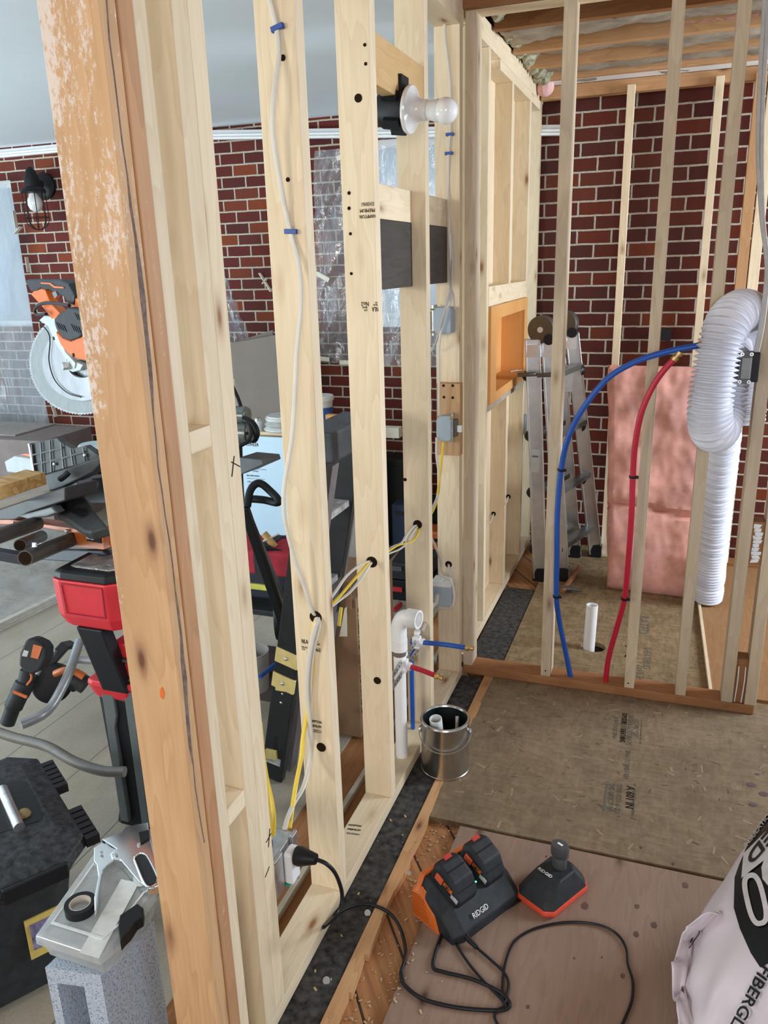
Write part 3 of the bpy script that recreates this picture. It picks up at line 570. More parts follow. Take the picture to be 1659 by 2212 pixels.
def swbox(name, x0, x1, z0, z1, label, mat, face, notch=0, y0=2.80, dep=.068):
    t = thing(name, label, 'electrical box', ((x0+x1)/2, y0+dep/2, z0))
    m = MB()
    if notch: m.prism([(x0+notch, y0, z1), (x1, y0, z1), (x1, y0, z0), (x0+notch, y0, z0), (x0, y0, z0+notch), (x0, y0, z1-notch)], (0, dep, 0))
    else: m.box((x0, y0, z0), (x1, y0+dep, z1))
    m.build('shell', mat, t, bevel=.003); s = 1 if face > 0 else -1; xf = x1 if face > 0 else x0
    ds_ = MB().box((min(xf, xf+s*.006), y0+.008, z0-.008), (max(xf, xf+s*.006), y0+dep-.008, z1+.008)).build('device_strap', steel, t)
    MB().box((min(xf, xf+s*.018), y0+.016, z0+.015), (max(xf, xf+s*.018), y0+dep-.016, z1-.015)).build('switch_body', plain('dark_device', (.1, .09, .08), .4), ds_, bevel=.003)
    for z in (z0+.006, z1-.006): MB().cyl((xf-s*.004, y0-.003, z), (xf+s*.012, y0-.003, z), .003, n=8).build('screw', brass, ds_)
    return t
t1 = swbox('switch_box', -.822, -.757, 1.424, 1.515, 'upper grey switch box high on the last stud', gboxm, -1)
t2 = swbox('switch_box', -.813, -.757, 1.032, 1.127, 'middle grey switch box with cut corners on the last stud', gboxm, 1, .016)
MB().box((-.738, 2.82, 1.065), (-.722, 2.835, 1.09)).build('toggle', white, t2)
t3 = swbox('switch_box', -.838, -.762, .362, .445, 'lower grey box with a nail on top near the elbow', gboxm, -1)
MB().box((-.838, 2.80, .446), (-.762, 2.868, .466)).build('rear_lip', white, t3); MB().cyl((-.822, 2.80, .45), (-.79, 2.82, .472), .003, n=8).build('nail', steel, t3)
def cable(pts, mat, label, r=.0042, flat=.55, name='electrical_cable', cat='cable', n=8):
    return tag(MB().tube(pts, r, n, flat).build(name, mat, smooth=True), label, cat)
def yy(y, *ps): return [on('y', y if len(p) < 3 else p[2], p[0], p[1]) for p in ps]
cb = cable(yy(1.598, (578, -40), (583, 0), (597, 60, 1.599), (602, 120, 1.592), (592, 200, 1.575), (589, 285, 1.575), (606, 400, 1.585), (627, 500, 1.599), (645, 570, 1.59), (650, 650, 1.57), (641, 760, 1.56), (637, 850, 1.56), (630, 950, 1.55), (614, 1050, 1.54), (615, 1120, 1.54), (634, 1200, 1.56), (658, 1270, 1.58), (674, 1318, 1.596), (682, 1331, 1.612)), romex, 'long wavy white cable stapled down the stud face', .0060, .55)
def staple(px, py, y, label, a=0):
    c = on('y', y-.008, px, py); t = thing('cable_staple', label, 'staple', c)
    u = V((math.cos(a), 0, -math.sin(a))); v_ = V((math.sin(a), 0, math.cos(a)))
    MB().obox(c, u*.0135, (0, .003, 0), v_*.0048).build('bridge', bstap, t, bevel=.001)
    for s in (-1, 1): MB().obox(c+u*(.0105*s)+V((0, .004, 0)), u*.003, (0, .005, 0), v_*.0048).build('foot', bstap, t)
    return t
staple(598, 59, 1.605, 'blue cable staple at the top of the long white cable', -.25); staple(627, 500, 1.605, 'blue cable staple halfway down the long white cable', .05)
staple(971, 290, 2.880, 'blue cable staple just below the bulb', 0); staple(969, 331, 2.880, 'lower blue cable staple below the bulb', 0)
cable(yy(2.872, (962, 40), (960, 70), (966, 120), (972, 180), (973, 240), (972, 290), (969, 331), (968, 420), (970, 500, 2.79), (973, 570, 2.79), (975, 640, 2.785), (960, 680, 2.78), (949, 740, 2.78), (948, 820, 2.78), (948, 890, 2.79), (950, 900, 2.81)), romex, 'white cable dropping from the top plate to the middle switch box', .0048)
cable(yy(2.79, (972, 500), (976, 560), (973, 625, 2.77), (965, 655, 2.76), (955, 690, 2.77), (943, 735, 2.79), (932, 758, 2.82)), romexg, 'grey cable strand passing the upper switch box', .0046)
cable(yy(2.79, (966, 650, 2.77), (972, 626, 2.77), (979, 635, 2.79), (982, 668, 2.815)), romex, 'short cable loop entering the upper switch box', .0046)
cable(yy(2.79, (943, 945), (943, 985), (949, 1035), (944, 1075), (925, 1110, 2.65), (904, 1133, 2.5)), romex, 'white cable from the middle switch box to the hole in the stud behind', .0046)
cable(yy(2.79, (958, 955), (953, 1000), (948, 1045), (941, 1090), (925, 1120, 2.65), (906, 1136, 2.5)), yelc, 'yellow cable from the middle switch box to the stud behind', .0046)
cable([on('y', a, b_, c) for a, b_, c in ((2.49, 904, 1136), (2.44, 897, 1142), (2.38, 885, 1160), (2.32, 877, 1175), (2.22, 862, 1187), (2.12, 840, 1196), (2.04, 806, 1214), (2.00, 800, 1218), (1.93, 780, 1250), (1.84, 757, 1278), (1.74, 733, 1297), (1.66, 700, 1322), (1.62, 684, 1334))], romex, 'white cable looping low between the studs through the drilled holes', .0046)
cable([on('y', a, b_, c) for a, b_, c in ((2.49, 903, 1133), (2.43, 893, 1138), (2.36, 880, 1152), (2.28, 868, 1172), (2.18, 850, 1180), (2.10, 830, 1194), (2.04, 804, 1210), (2.00, 795, 1213), (1.92, 775, 1222), (1.83, 748, 1245), (1.74, 727, 1275), (1.66, 700, 1310), (1.62, 682, 1330))], romex, 'white cable arching high between the studs through the drilled holes', .0046)
cable([on('y', a, b_, c) for a, b_, c in ((2.49, 905, 1136), (2.44, 903, 1150), (2.37, 895, 1165), (2.30, 885, 1172), (2.20, 860, 1178), (2.12, 840, 1190), (2.04, 804, 1212), (2.00, 796, 1216), (1.93, 782, 1232), (1.85, 762, 1255), (1.75, 732, 1290), (1.66, 705, 1315), (1.62, 683, 1332))], yelc, 'yellow cable swinging between the studs through the drilled holes', .0046)
cable(yy(1.585, (686, 1334, 1.6), (682, 1352), (671, 1400), (665, 1450), (664, 1500), (669, 1555), (673, 1600), (668, 1650, 1.57), (655, 1700, 1.52), (635, 1735, 1.46), (622, 1765, 1.41), (615, 1790, 1.37)), romex, 'white cable falling in front of the stud to the metal outlet box', .0062)
cable(yy(1.59, (688, 1334, 1.6), (690, 1356), (679, 1400), (673, 1450), (671, 1500), (667, 1540), (668, 1600)), romex, 'second white strand beside the falling cable', .0042)
cable(yy(1.593, (684, 1336, 1.601), (678, 1360), (676, 1420), (672, 1480), (664, 1540, 1.59), (655, 1590, 1.57), (650, 1640, 1.54), (640, 1690, 1.5), (632, 1740, 1.45), (625, 1790, 1.39)), yelc, 'yellow cable falling from the stud hole to the metal outlet box', .006)
cable([on('y', a, b_, c) for a, b_, c in ((1.42, 562, 1560), (1.40, 568, 1625), (1.38, 576, 1680), (1.35, 588, 1735), (1.32, 592, 1770), (1.31, 590, 1805))], yelc, 'front yellow cable entering the top of the metal outlet box', .0058)
cable([on('y', a, b_, c) for a, b_, c in ((1.40, 560, 1600), (1.36, 572, 1680), (1.31, 580, 1745), (1.29, 582, 1815))], yelc, 'rear yellow cable entering the top of the metal outlet box', .0058)
cable([on('y', a, b_, c) for a, b_, c in ((2.60, 925, 1150), (2.66, 937, 1172), (2.74, 948, 1200), (2.79, 953, 1222), (2.80, 949, 1238), (2.79, 962, 1248), (2.79, 972, 1250), (2.79, 979, 1268), (2.79, 981, 1295), (2.79, 974, 1312), (2.79, 955, 1316), (2.80, 939, 1316))], romex, 'kinked white cable wrapping the lower grey box', .0048)
cable([on('y', a, b_, c) for a, b_, c in ((2.885, 969, 1218), (2.86, 970, 1226), (2.84, 973, 1240), (2.83, 976, 1258))], romex, 'short cable coming out of the hole above the lower grey box', .0046)
# metal outlet box with plug
ob_ = thing('outlet_box', 'galvanized outlet box with a plugged-in receptacle low on the double stud', 'outlet', (-.775, 1.31, .31))
MB().box((-.81, 1.264, .325), (-.752, 1.372, .412)).build('shell', steel, ob_, bevel=.002)
MB().box((-.752, 1.262, .318), (-.742, 1.30, .418)).build('mud_ring', steel, ob_, bevel=.003)
MB().box((-.752, 1.35, .36), (-.742, 1.376, .418)).build('mud_ring', steel, ob_, bevel=.003)
for y in (1.285, 1.315): MB().ring((-.79, y, .411), (-.79, y, .42), .013, .007).build('cable_clamp', rubber, ob_)
rcp = MB().box((-.745, 1.302, .326), (-.722, 1.342, .408)).build('receptacle', white, ob_, bevel=.006)
for z in (.333, .367, .402): MB().cyl((-.73, 1.322, z), (-.719, 1.322, z), .0035, n=10).build('screw', steel, rcp)
MB().cyl((-.75, 1.31, .318), (-.735, 1.31, .318), .004, n=8).build('ground_screw', plain('green_screw', (.02, .3, .2), .4), ob_)
def floorp(px, py, z=.006): return on('z', z, px, py)
cd = thing('extension_cord', 'thick black cord plugged into the metal outlet box and snaking over the floor', 'cord', floorp(800, 1980))
pl = on('y', 1.32, 640, 1848); pe = on('y', 1.32, 683, 1856)
MB().tube([pl, pl.lerp(pe, .25), pl.lerp(pe, .6), pe], .02, 14, rf=lambda i, L: (.021, .022, .017, .012)[min(3, i)], smooth=False).build('plug', rubber, cd, True)
cpts = [pe-V((.003, 0, 0)), on('y', 1.32, 705, 1866), on('y', 1.33, 725, 1888), on('y', 1.34, 738, 1925), on('y', 1.33, 737, 1955), on('y', 1.30, 722, 1977), on('z', .045, 702, 1998), on('z', .046, 699, 2003), on('z', .04, 712, 1992), on('z', .02, 745, 1964), floorp(790, 1953), floorp(835, 1968), floorp(862, 2000), floorp(876, 2050), floorp(872, 2080), floorp(866, 2105), floorp(876, 2130), floorp(915, 2158), floorp(980, 2175), floorp(1050, 2182), floorp(1092, 2180), floorp(1100, 2165), floorp(1075, 2140), floorp(1020, 2115), floorp(960, 2100), floorp(936, 2090), floorp(940, 2060), floorp(955, 2016)]
MB().tube(cpts, .0046, 10).build('cord', rubber, cd, True)
# ================================================================== PLUMBING
el = thing('drain_pipe', 'white drain elbow on an upright pipe between two studs', 'pipe', (-.786, 2.25, .038))
pb = V((-.786, 2.25, .038)); pt = V((-.786, 2.25, .50))
MB().cyl(pb, (-.786, 2.25, .475), .0205, n=28).build('upright_pipe', pvc, el, True)
MB().tube([(-.786, 2.25, .47), (-.786, 2.25, .50), (-.784, 2.249, .535), (-.77, 2.246, .562), (-.752, 2.243, .568), (-.735, 2.24, .569)], .0265, 20, sub=5).build('elbow', pvc, el, True)
MB().ring((-.752, 2.243, .568), (-.712, 2.236, .569), .031, .0245, 32).build('socket', pvc, el, True)
MB().ring((-.786, 2.25, .445), (-.786, 2.25, .485), .0275, .02, 28).build('lower_socket', pvc, el, True)
MB().ring((-.786, 2.25, .425), (-.786, 2.25, .442), .0215, .02).build('primer_band', plain('brown_primer', (.16, .12, .09), .5), el)
def pexstub(y, a, b_, mat, label, r=.0085):
    p, q_ = on('y', y, *a), on('y', y-.01, *b_); t = thing('water_stub', label, 'pipe', p); d = (q_-p).normalized()
    MB().tube([p-d*.03, p, p.lerp(q_, .5)+V((0, 0, .002)), q_], r, 16, sub=4).build('tube', mat, t, True)
    MB().lathe(q_-d*.004, d, [(.007, 0), (.011, .001), (.011, .011), (.007, .012), (.0065, .02), (.0085, .021), (.0085, .028)], 12).build('brass_cap', brass, t, True)
    c = p-d*.008
    MB().obox(c, d*.014, Y_*.013, Z_*.021).build('bracket_clamp', white, t, bevel=.002); MB().ring(c+d*.01, c+d*.026, .014, .0085, 20).build('collar', white, t, True)
    MB().obox(c-d*.004+V((0, .02, .028)), d*.009, Y_*.012, Z_*.006).build('clamp_wing', white, t)
    return t
pexstub(2.40, (905, 1387), (1008, 1399), bluec, 'short blue water stub with a brass end, sticking out of the near wall'); pexstub(2.25, (877, 1437), (942, 1460), redc, 'short red water stub with a brass end, sticking out of the near wall')
for z, lab, yo in ((.405, 'upper perforated steel strap holding the blue stub', 0), (.365, 'lower perforated steel strap holding the red stub', 0)):
    t = thing('mounting_strap', lab, 'strap', (-.775, 2.27, z)); m = MB(); m.box((-.776, 2.066, z-.012), (-.7735, 2.466, z+.012)); m.build('strip', steel, t)
    m = MB()
    for k in range(16): m.cyl((-.7736, 2.09+k*.024, z), (-.7728, 2.09+k*.024, z), .003, n=8)
    m.build('hole_row', holem, t)
tag(MB().tube([(-.80, 2.42, .02), (-.80, 2.42, .30), (-.79, 2.41, .39)], .008, 12).build('water_pipe', bluec, smooth=True), 'blue supply pipe rising behind the drain pipe', 'pipe')
tag(MB().tube([(-.765, 2.43, .43), (-.765, 2.50, .45), (-.765, 2.56, .47), (-.77, 2.62, .455), (-.78, 2.68, .46)], .009, 12).build('water_pipe', plain('clear_grey_tube', (.40, .36, .30), .25), smooth=True), 'greyish clear bent tube behind the blue stub', 'pipe')
def pexlong(mat, pts, label, ties, end):
    t = thing('water_pipe', label, 'pipe', pts[0]); MB().tube(pts, .0105, 16).build('tube', mat, t, True)
    if end is not None:
        d = (pts[-1]-pts[-2]).normalized(); MB().lathe(pts[-1]-d*.004, d, [(.009, 0), (.013, .001), (.013, .013), (.0085, .014), (.0085, .022), (.0125, .023), (.0125, .034), (.004, .036)], 12).build('brass_cap', brass, t, True)
    for i in ties:
        c = pts[i]; d = (pts[i+1]-pts[i-1]).normalized(); zt0 = MB().ring(c-d*.004, c+d*.004, .0135, .0105, 16).build('zip_tie', rubber, t); MB().obox(c+V((.014, -.004, 0)), X_*.006, Y_*.004, Z_*.005).build('tie_head', rubber, zt0)
    return t
yb = YB+.03
pexlong(bluec, yy(yb-.04, (1233, 1464, yb), (1222, 1410, yb), (1208, 1340, yb-.02), (1202, 1288, yb-.06), (1203, 1200, yb-.07), (1204, 1110, yb-.07), (1212, 1015, yb-.07), (1228, 945, yb-.09), (1258, 885, yb-.1), (1310, 820, yb-.1), (1370, 783, yb-.1), (1440, 760, yb-.1), (1510, 746, yb-.1)), 'long blue water pipe curving up from the cross wall plate', (3, 6), 1)
pexlong(redc, yy(yb-.04, (1308, 1474, yb), (1315, 1420, yb), (1334, 1350, yb-.02), (1349, 1293, yb-.05), (1358, 1200, yb-.07), (1364, 1110, yb-.08), (1367, 1030, yb-.08), (1372, 960, yb-.09), (1386, 890, yb-.1), (1410, 835, yb-.1), (1434, 800, yb-.1), (1456, 776, yb-.1)), 'long red water pipe curving up from the cross wall plate', (3, 6), 1)
sp_ = on('y', 3.33, 1271, 1400); tp = on('y', 3.33, 1277, 1312)
tag(MB().ring((sp_.x, 3.33, -.06), (tp.x+.004, 3.335, tp.z+.01), .0255, .021, 28).build('pipe_stub', pvc, smooth=True), 'white pipe stub standing in the round floor hole', 'pipe')
# ================================================================== VINYL HOSE, INSULATION, LADDER, HAMMER
hp = [on('y', y, a, b_) for a, b_, y in ((1613, 905, 3.62), (1616, 860, 3.60), (1620, 780, 3.50), (1625, 715, 3.30), (1622, 683, 3.14), (1600, 672, 2.98), (1572, 700, 2.88), (1552, 760, 2.85), (1540, 830, 2.84), (1533, 885, 2.84), (1537, 925, 2.86), (1550, 928, 2.92), (1562, 890, 2.97), (1569, 830, 3.0), (1576, 775, 3.06), (1578, 755, 3.22), (1574, 790, 3.42), (1568, 880, 3.6), (1560, 980, 3.74), (1548, 1090, 3.85), (1538, 1200, 3.93), (1528, 1292, 3.97))]
PITCH = .0165
hose = MB().tube(hp, .066, 26, sub=46, rf=lambda i, L: .065+.0085*math.cos(L/PITCH*2*math.pi)).build('flexible_hose', plain('white_vinyl', (.70, .70, .76), .32, var=.04), smooth=True)
tag(hose, 'ribbed white flexible vinyl hose looped over the cross wall', 'hose')
pinkm = plain('pink_fiberglass', (.70, .35, .29), .95, var=.28, vs=7, bmp=1)
def batt(x0b, x1b, x0t, x1t, yb_, yt, z0, z1, th, label, off):
    A, B, Cc, D = V((x0b, yb_, z0)), V((x1b, yb_-.03, z0)), V((x1t, yt-.03, z1)), V((x0t, yt, z1)); nrm = (B-A).cross(D-A).normalized()
    if nrm.y > 0: nrm = -nrm
    def surf(sgn):
        def fn(u, v):
            e = min(u, 1-u, v, 1-v); p = (A*(1-u)+B*u)*(1-v)+(D*(1-u)+Cc*u)*v; h = th/2*min(1, (e*16)**.5 if e > 0 else 0)
            h -= .035*math.exp(-((v-.37-.015*math.sin(u*6))/.012)**2)
            pu = u-.5; p = p+(B-A)*(.02*noise.noise(V((v*6, off, 0))) if u in (0, 1) else 0)
            return p+nrm*sgn*(h+(.016*noise.noise(p*9+V((off, 0, 0)))+.006*noise.noise(p*28)) * (1 if e > 0 else .3))
        return fn
    m = MB(); m.grid(surf(1), 44, 60); m.grid(surf(-1), 44, 60); bmesh.ops.remove_doubles(m.b, verts=m.b.verts, dist=.003)
    return m.build('insulation_batt', pinkm, smooth=True)
bt = batt(-.245, .245, -.325, .16, 4.06, 4.36, .0, 1.13, .10, '', 3); tag(bt, 'pink fiberglass batt standing against the brick beside the hose', 'insulation')
# multi-position ladder
ld = thing('folding_ladder', 'aluminum folding ladder standing against the far wall with the niche', 'ladder', (-.45, 4.3, 0))
wdir = V((.17, .42, 0)).normalized(); base = V((-.60, 4.06, .02)); top = V((-.658, 3.95, 1.30)); wv = V((.135, .42, 0)); wt = V((.062, .38, 0)); side = V((.085, .03, 0))
def rail(p, q_, name='rail', w_=.066, t=.03, mat=alu):
    d = (q_-p).normalized(); a = V((1, .25, 0)).normalized(); b_ = d.cross(a).normalized(); m = MB(); m.obox((p+q_)/2, d*((q_-p).length/2), a*(w_/2), b_*(t/2)); m.obox((p+q_)/2+a*(w_/2)-b_*.004, d*((q_-p).length/2), a*.004, b_*(t/2+.006)); m.obox((p+q_)/2-a*(w_/2)-b_*.004, d*((q_-p).length/2), a*.004, b_*(t/2+.006)); return m.build(name, mat, ld, bevel=.002)
for o_, tilt in ((V((0, 0, 0)), 0), (V((.088, .03, 0)), .0)):
    for s in (0, 1):
        rail(base+o_*1.3+wv*s, top+o_*.85+wt*s)
        p = base+o_*1.3+wv*s; MB().obox(p+V((0, 0, .02)), X_*.036, Y_*.024, Z_*.038).build('rubber_foot', rubber, ld, bevel=.004)
for s in (0, 1):
    c = top+side*.45+wt*s+V((0, -.02, .045)); dsc = MB().cyl(c, c+V((.01, .045, 0)), .066, n=32).build('hinge_disc', dkmetal, ld, True, bevel=.003)
    MB().cyl(c-V((0, .006, 0)), c, .014, n=16).build('hinge_pin', alu, dsc, True); k = c+V((.045, -.02, -.045)); MB().cyl(k, k+V((0, .03, 0)), .026, n=20).build('lock_knob', black, ld, True)
    MB().obox(top+wt*s+V((.003, -.02, -.055)), X_*.033, Y_*.006, Z_*.03).build('hinge_plate', alu, ld); MB().obox(top+side*.85+wt*s+V((.003, -.02, -.055)), X_*.033, Y_*.006, Z_*.03).build('hinge_plate', alu, ld)
for k, t in enumerate((.13, .38, .62, .86)):
    for o_ in (V((-.01, 0, 0)), V((.10, .03, 0))):
        p = base.lerp(top, t)+o_; MB().bar(p, p+wv.lerp(wt, t), .05, .028).build('rung', dkmetal, ld, bevel=.003)
    p = base.lerp(top, t); MB().lathe(p-V((.035, 0, 0)), (-1, -.1, 0), [(.03, 0), (.022, .012), (.008, .02)], 12).build('rivet_cap', rubber, ld, True)
    p = base.lerp(top, t)+V((.19, .40, -.02)); MB().lathe(p, (1, .1, 0), [(.03, 0), (.022, .012), (.008, .02)], 12).build('rivet_cap', rubber, ld, True)
for dx in (-.01, .085): MB().tube([top+V((dx-.05, -.03, -.17)), top+V((dx+.02, -.035, -.165)), top+V((dx+.035, -.02, -.165))], .011, 10, sub=3).build('lock_lever', dkmetal, ld, True)
lb = base.lerp(top, .52); lbo = MB().obox(lb+V((0, -.024, 0)), X_*.02, Y_*.0008, Z_*.06).build('warning_label', plain('grey_label', (.42, .43, .42), .5), ld)
text('CAUTION', lb+V((-.016, -.0255, .02)), X_, Z_, .009, ink, lbo, 'label_text', .03)
lb = base.lerp(top, .80)+wt+V((.055, -.018, 0)); MB().obox(lb, X_*.03, Y_*.0008, Z_*.055).build('warning_label', plain('light_label', (.5, .5, .5), .5), ld)
hm = thing('hammer', 'hammer lying on the subfloor at the foot of the folding ladder', 'hammer', (-.42, 3.98, 0))
h0 = on('z', .02, 1215, 1277); h1 = on('z', .03, 1252, 1225); MB().tube([h0, h0.lerp(h1, .6), h1], .014, 10, .7).build('handle', platew('y'), hm, True)
ha, hb = on('z', .018, 1213, 1272), on('z', .016, 1258, 1277); MB().tube([ha, ha.lerp(hb, .4)+V((0, 0, .006)), hb], .015, 12, rf=lambda i, L: .017*(1-.75*(i/16)**2)).build('head', dkmetal, hm, True)
# receptacle on the end stud
rc = thing('outlet_box', 'black outlet box with a bare receptacle on the free end of the cross wall', 'outlet', (.24, 2.95, 1.25))
a, b_ = on('y', 2.90, 1608, 762), on('y', 2.90, 1637, 826)
MB().box((a.x+.012, 2.90, b_.z), (.2655, 2.965, a.z)).build('shell', black, rc, bevel=.003); MB().box((a.x-.012, 2.893, b_.z-.005), (a.x+.026, 2.90, a.z+.004)).build('device_strap', mgrey, rc)
MB().box((a.x-.006, 2.882, b_.z+.012), (a.x+.024, 2.893, a.z-.014)).build('receptacle', plain('grey_device', (.22, .22, .215), .4), rc, bevel=.003)
for z in (b_.z+.002, a.z-.004):
    for dx in (-.006, .022): MB().ring((a.x+dx, 2.889, z), (a.x+dx, 2.893, z), .006, .0025, 14).build('mounting_ear', steel, rc)
for k, dx in enumerate((0, 9)):
    cable([on('y', 2.90, 1654+dx*.3, -20), on('y', 2.90, 1648+dx, 60), on('y', 2.90, 1640+dx, 200), on('y', 2.90, 1637+dx, 340), on('y', 2.90, 1645+dx*.4, 470), on('y', 2.90, 1656+dx*.3, 580), on('y', 2.90, 1645+dx*.5, 690), on('y', 2.90, 1632+dx*.5, 760)], romexg, ('left' if k == 0 else 'right')+' grey cable running down to the bare receptacle', .0062)
# grey connector on brick
tag(MB().box(on('y', 4.70, 1428, 722)-V((0, .05, .03)), on('y', 4.70, 1450, 722)+V((0, 0, .03))).build('outlet_box', dkgrey), 'small grey box on the brick behind the blue pipe', 'outlet')
# ================================================================== PAINT CAN
pc = thing('paint_can', 'open empty metal paint can with a wire handle beside the tar paper', 'can', (-.62, 2.30, 0))
cc = V((-.640, 2.285, 0)); R = .083
MB().lathe(cc, (0, 0, 1), [(.0, .002), (R-.002, .002), (R+.001, 0), (R+.001, .006), (R-.001, .008), (R-.001, .186), (R+.002, .19), (R, .195), (R-.007, .195), (R-.009, .19), (R-.003, .183), (R-.003, .01), (0, .008)], 48, False).build('shell', plain('tinplate', (.55, .53, .50), .26, metal=1, var=.15, vs=14), pc, True)
MB().lathe(cc, (0, 0, 1), [(R-.0035, .186), (R-.0035, .012), (0, .0115)], 48, False).build('painted_inside', plain('dark_can_lining', (.015, .02, .02), .2), pc, True)
ea = V((math.cos(.2), math.sin(.2), 0))
for s in (-1, 1): MB().lathe(cc+ea*(s*R)+V((0, 0, .145)), ea*s, [(.012, 0), (.010, .006), (.004, .007)], 14).build('handle_ear', steel, pc, True)
nn = ea.cross(Z_)
MB().tube([cc+ea*(R+.006)*math.cos(a)+(nn*.82+V((0, 0, -.35)))*.105*math.sin(a)+V((0, 0, .145)) for a in (i*math.pi/10 for i in range(11))], .0017, 6, sub=4).build('wire_handle', steel, pc)
q0 = cc+V((-.02, .005, .03)); q1 = on('y', 2.25, 941, 1553)
tag(MB().ring(q0, q1, .0215, .0175, 28).build('pipe_offcut', pvc, smooth=True), 'white pipe offcut leaning inside the paint can', 'pipe')
tag(MB().cyl(cc+V((.03, .035, .02)), cc+V((.028, .055, .17)), .006, n=10).build('mixing_stick', white), 'thin white stick standing inside the paint can', 'stick')
# ================================================================== CHARGERS
def charger_big():
    t = thing('battery_charger', 'large black and orange double battery charger with two battery packs', 'charger', floorp(1000, 1970, 0))
    o = floorp(1010, 1955, 0); u = V((.47, .80, 0)).normalized(); v = V((u.y, -u.x, 0))
    def P(a, b_, z): return o+u*a+v*b_+V((0, 0, z))
    Lh = .128
    prof = [(-.075, .001), (.085, .001), (.085, .03), (.035, .085), (-.035, .112), (-.065, .112), (-.078, .09)]
    MB().loft([[P(a, b_*s, z*s2) for b_, z in prof] for a, s, s2 in ((-Lh, .82, .7), (-Lh+.03, 1, 1), (Lh-.03, 1, 1), (Lh, .82, .7))]).build('housing', dkgrey, t, bevel=.004)
    MB().loft([[P(a, b_*s, z*s2) for b_, z in ((-.088, .001), (-.07, .001), (-.062, .118), (-.083, .112), (-.092, .06))] for a, s, s2 in ((-Lh-.002, .85, .72), (-Lh+.03, 1, 1), (Lh-.03, 1, 1), (Lh, .85, .72))]).build('orange_shell', orange, t, bevel=.003)
    MB().loft([[P(-Lh-.004, b_*.9, z) for b_, z in ((-.085, .001), (.02, .001), (.0, .05), (-.05, .088), (-.085, .075))], [P(-Lh+.012, b_, z) for b_, z in ((-.085, .001), (.05, .001), (.03, .05), (-.05, .1), (-.087, .08))]]).build('vent_panel', orange, t, bevel=.002)
    m = MB()
    for k in range(9): m.bar(P(-Lh-.006, -.075, .012+k*.008), P(-Lh-.0045, -.005-.003*k, .012+k*.008), .001, .002)
    m.build('vent_slots', plain('deep_orange', (.45, .09, .01), .5), t)
    w3 = (P(0, .035, .085)-P(0, -.035, .112)).normalized(); up = u.cross(w3); up = up if up.z > 0 else -up
    text('RIDGID', P(-.055, .078, .046), u, (P(0, .035, .085)-P(0, .085, .03)).normalized(), .014, paintw, t, 'logo', .055)
    for k, a in enumerate((-.052, .055)):
        bt_ = thing('battery_pack', ('nearer' if k == 0 else 'farther')+' battery pack seated on the double charger', 'battery', P(a, 0, .1))
        c0 = P(a, -.004, .10)
        prof2 = [(-.052, 0), (.056, -.018), (.056, .018), (.02, .055), (-.035, .062), (-.055, .045)]
        def Q(x, b_, z): return c0+u*x+w3*b_+up*z
        MB().loft([[Q(x, b_*s, z*s) for b_, z in prof2] for x, s in ((-.04, .85), (-.032, 1), (.032, 1), (.04, .85))]).build('housing', dkgrey, bt_, bevel=.004)
        MB().obox(Q(-.041, -.02, .03), u*.004, w3*.013, up*.010).build('release_button', plain('red_orange', (.75, .12, .05), .4), bt_, bevel=.002)
        MB().obox(Q(-.0395, .012, .030), u*.001, w3*.016, up*.006).build('label', orange, bt_); MB().obox(Q(-.0395, .040, .020), u*.001, w3*.012, up*.006).build('grey_label', plain('silver_label', (.5, .5, .5), .4), bt_)
        text('18V', Q(-.0412, .002, .026), w3, up, .008, ink, bt_, 'label_text', .018)
        for j in range(5): MB().obox(Q(.0, -.01+j*.012, .058-.006*j), u*.03, w3*.0015, up*.003).build('grip_rib', black, bt_)
        MB().obox(Q(.0, -.045, .062), u*.012, w3*.006, up*.002).build('gauge', plain('red_gauge', (.5, .05, .04), .4), bt_)
    MB().sphere(P(.0, .03, .098), .0022, 8).build('indicator_light', plain('green_light', (.1, 1, .35), .4, emit=6), t)
    MB().sphere(P(.028, .012, .112), .0032, 8).build('indicator_light', plain('green_light', (.1, 1, .35), .4, emit=6), t)
    MB().tube([on('z', .03, 992, 1998), on('z', .018, 1010, 2026), on('z', .008, 1030, 2047)], .009, 12, sub=4, rf=lambda i, L: .010-.0045*i/8).build('strain_relief', rubber, t, True)
    return t
charger_big()
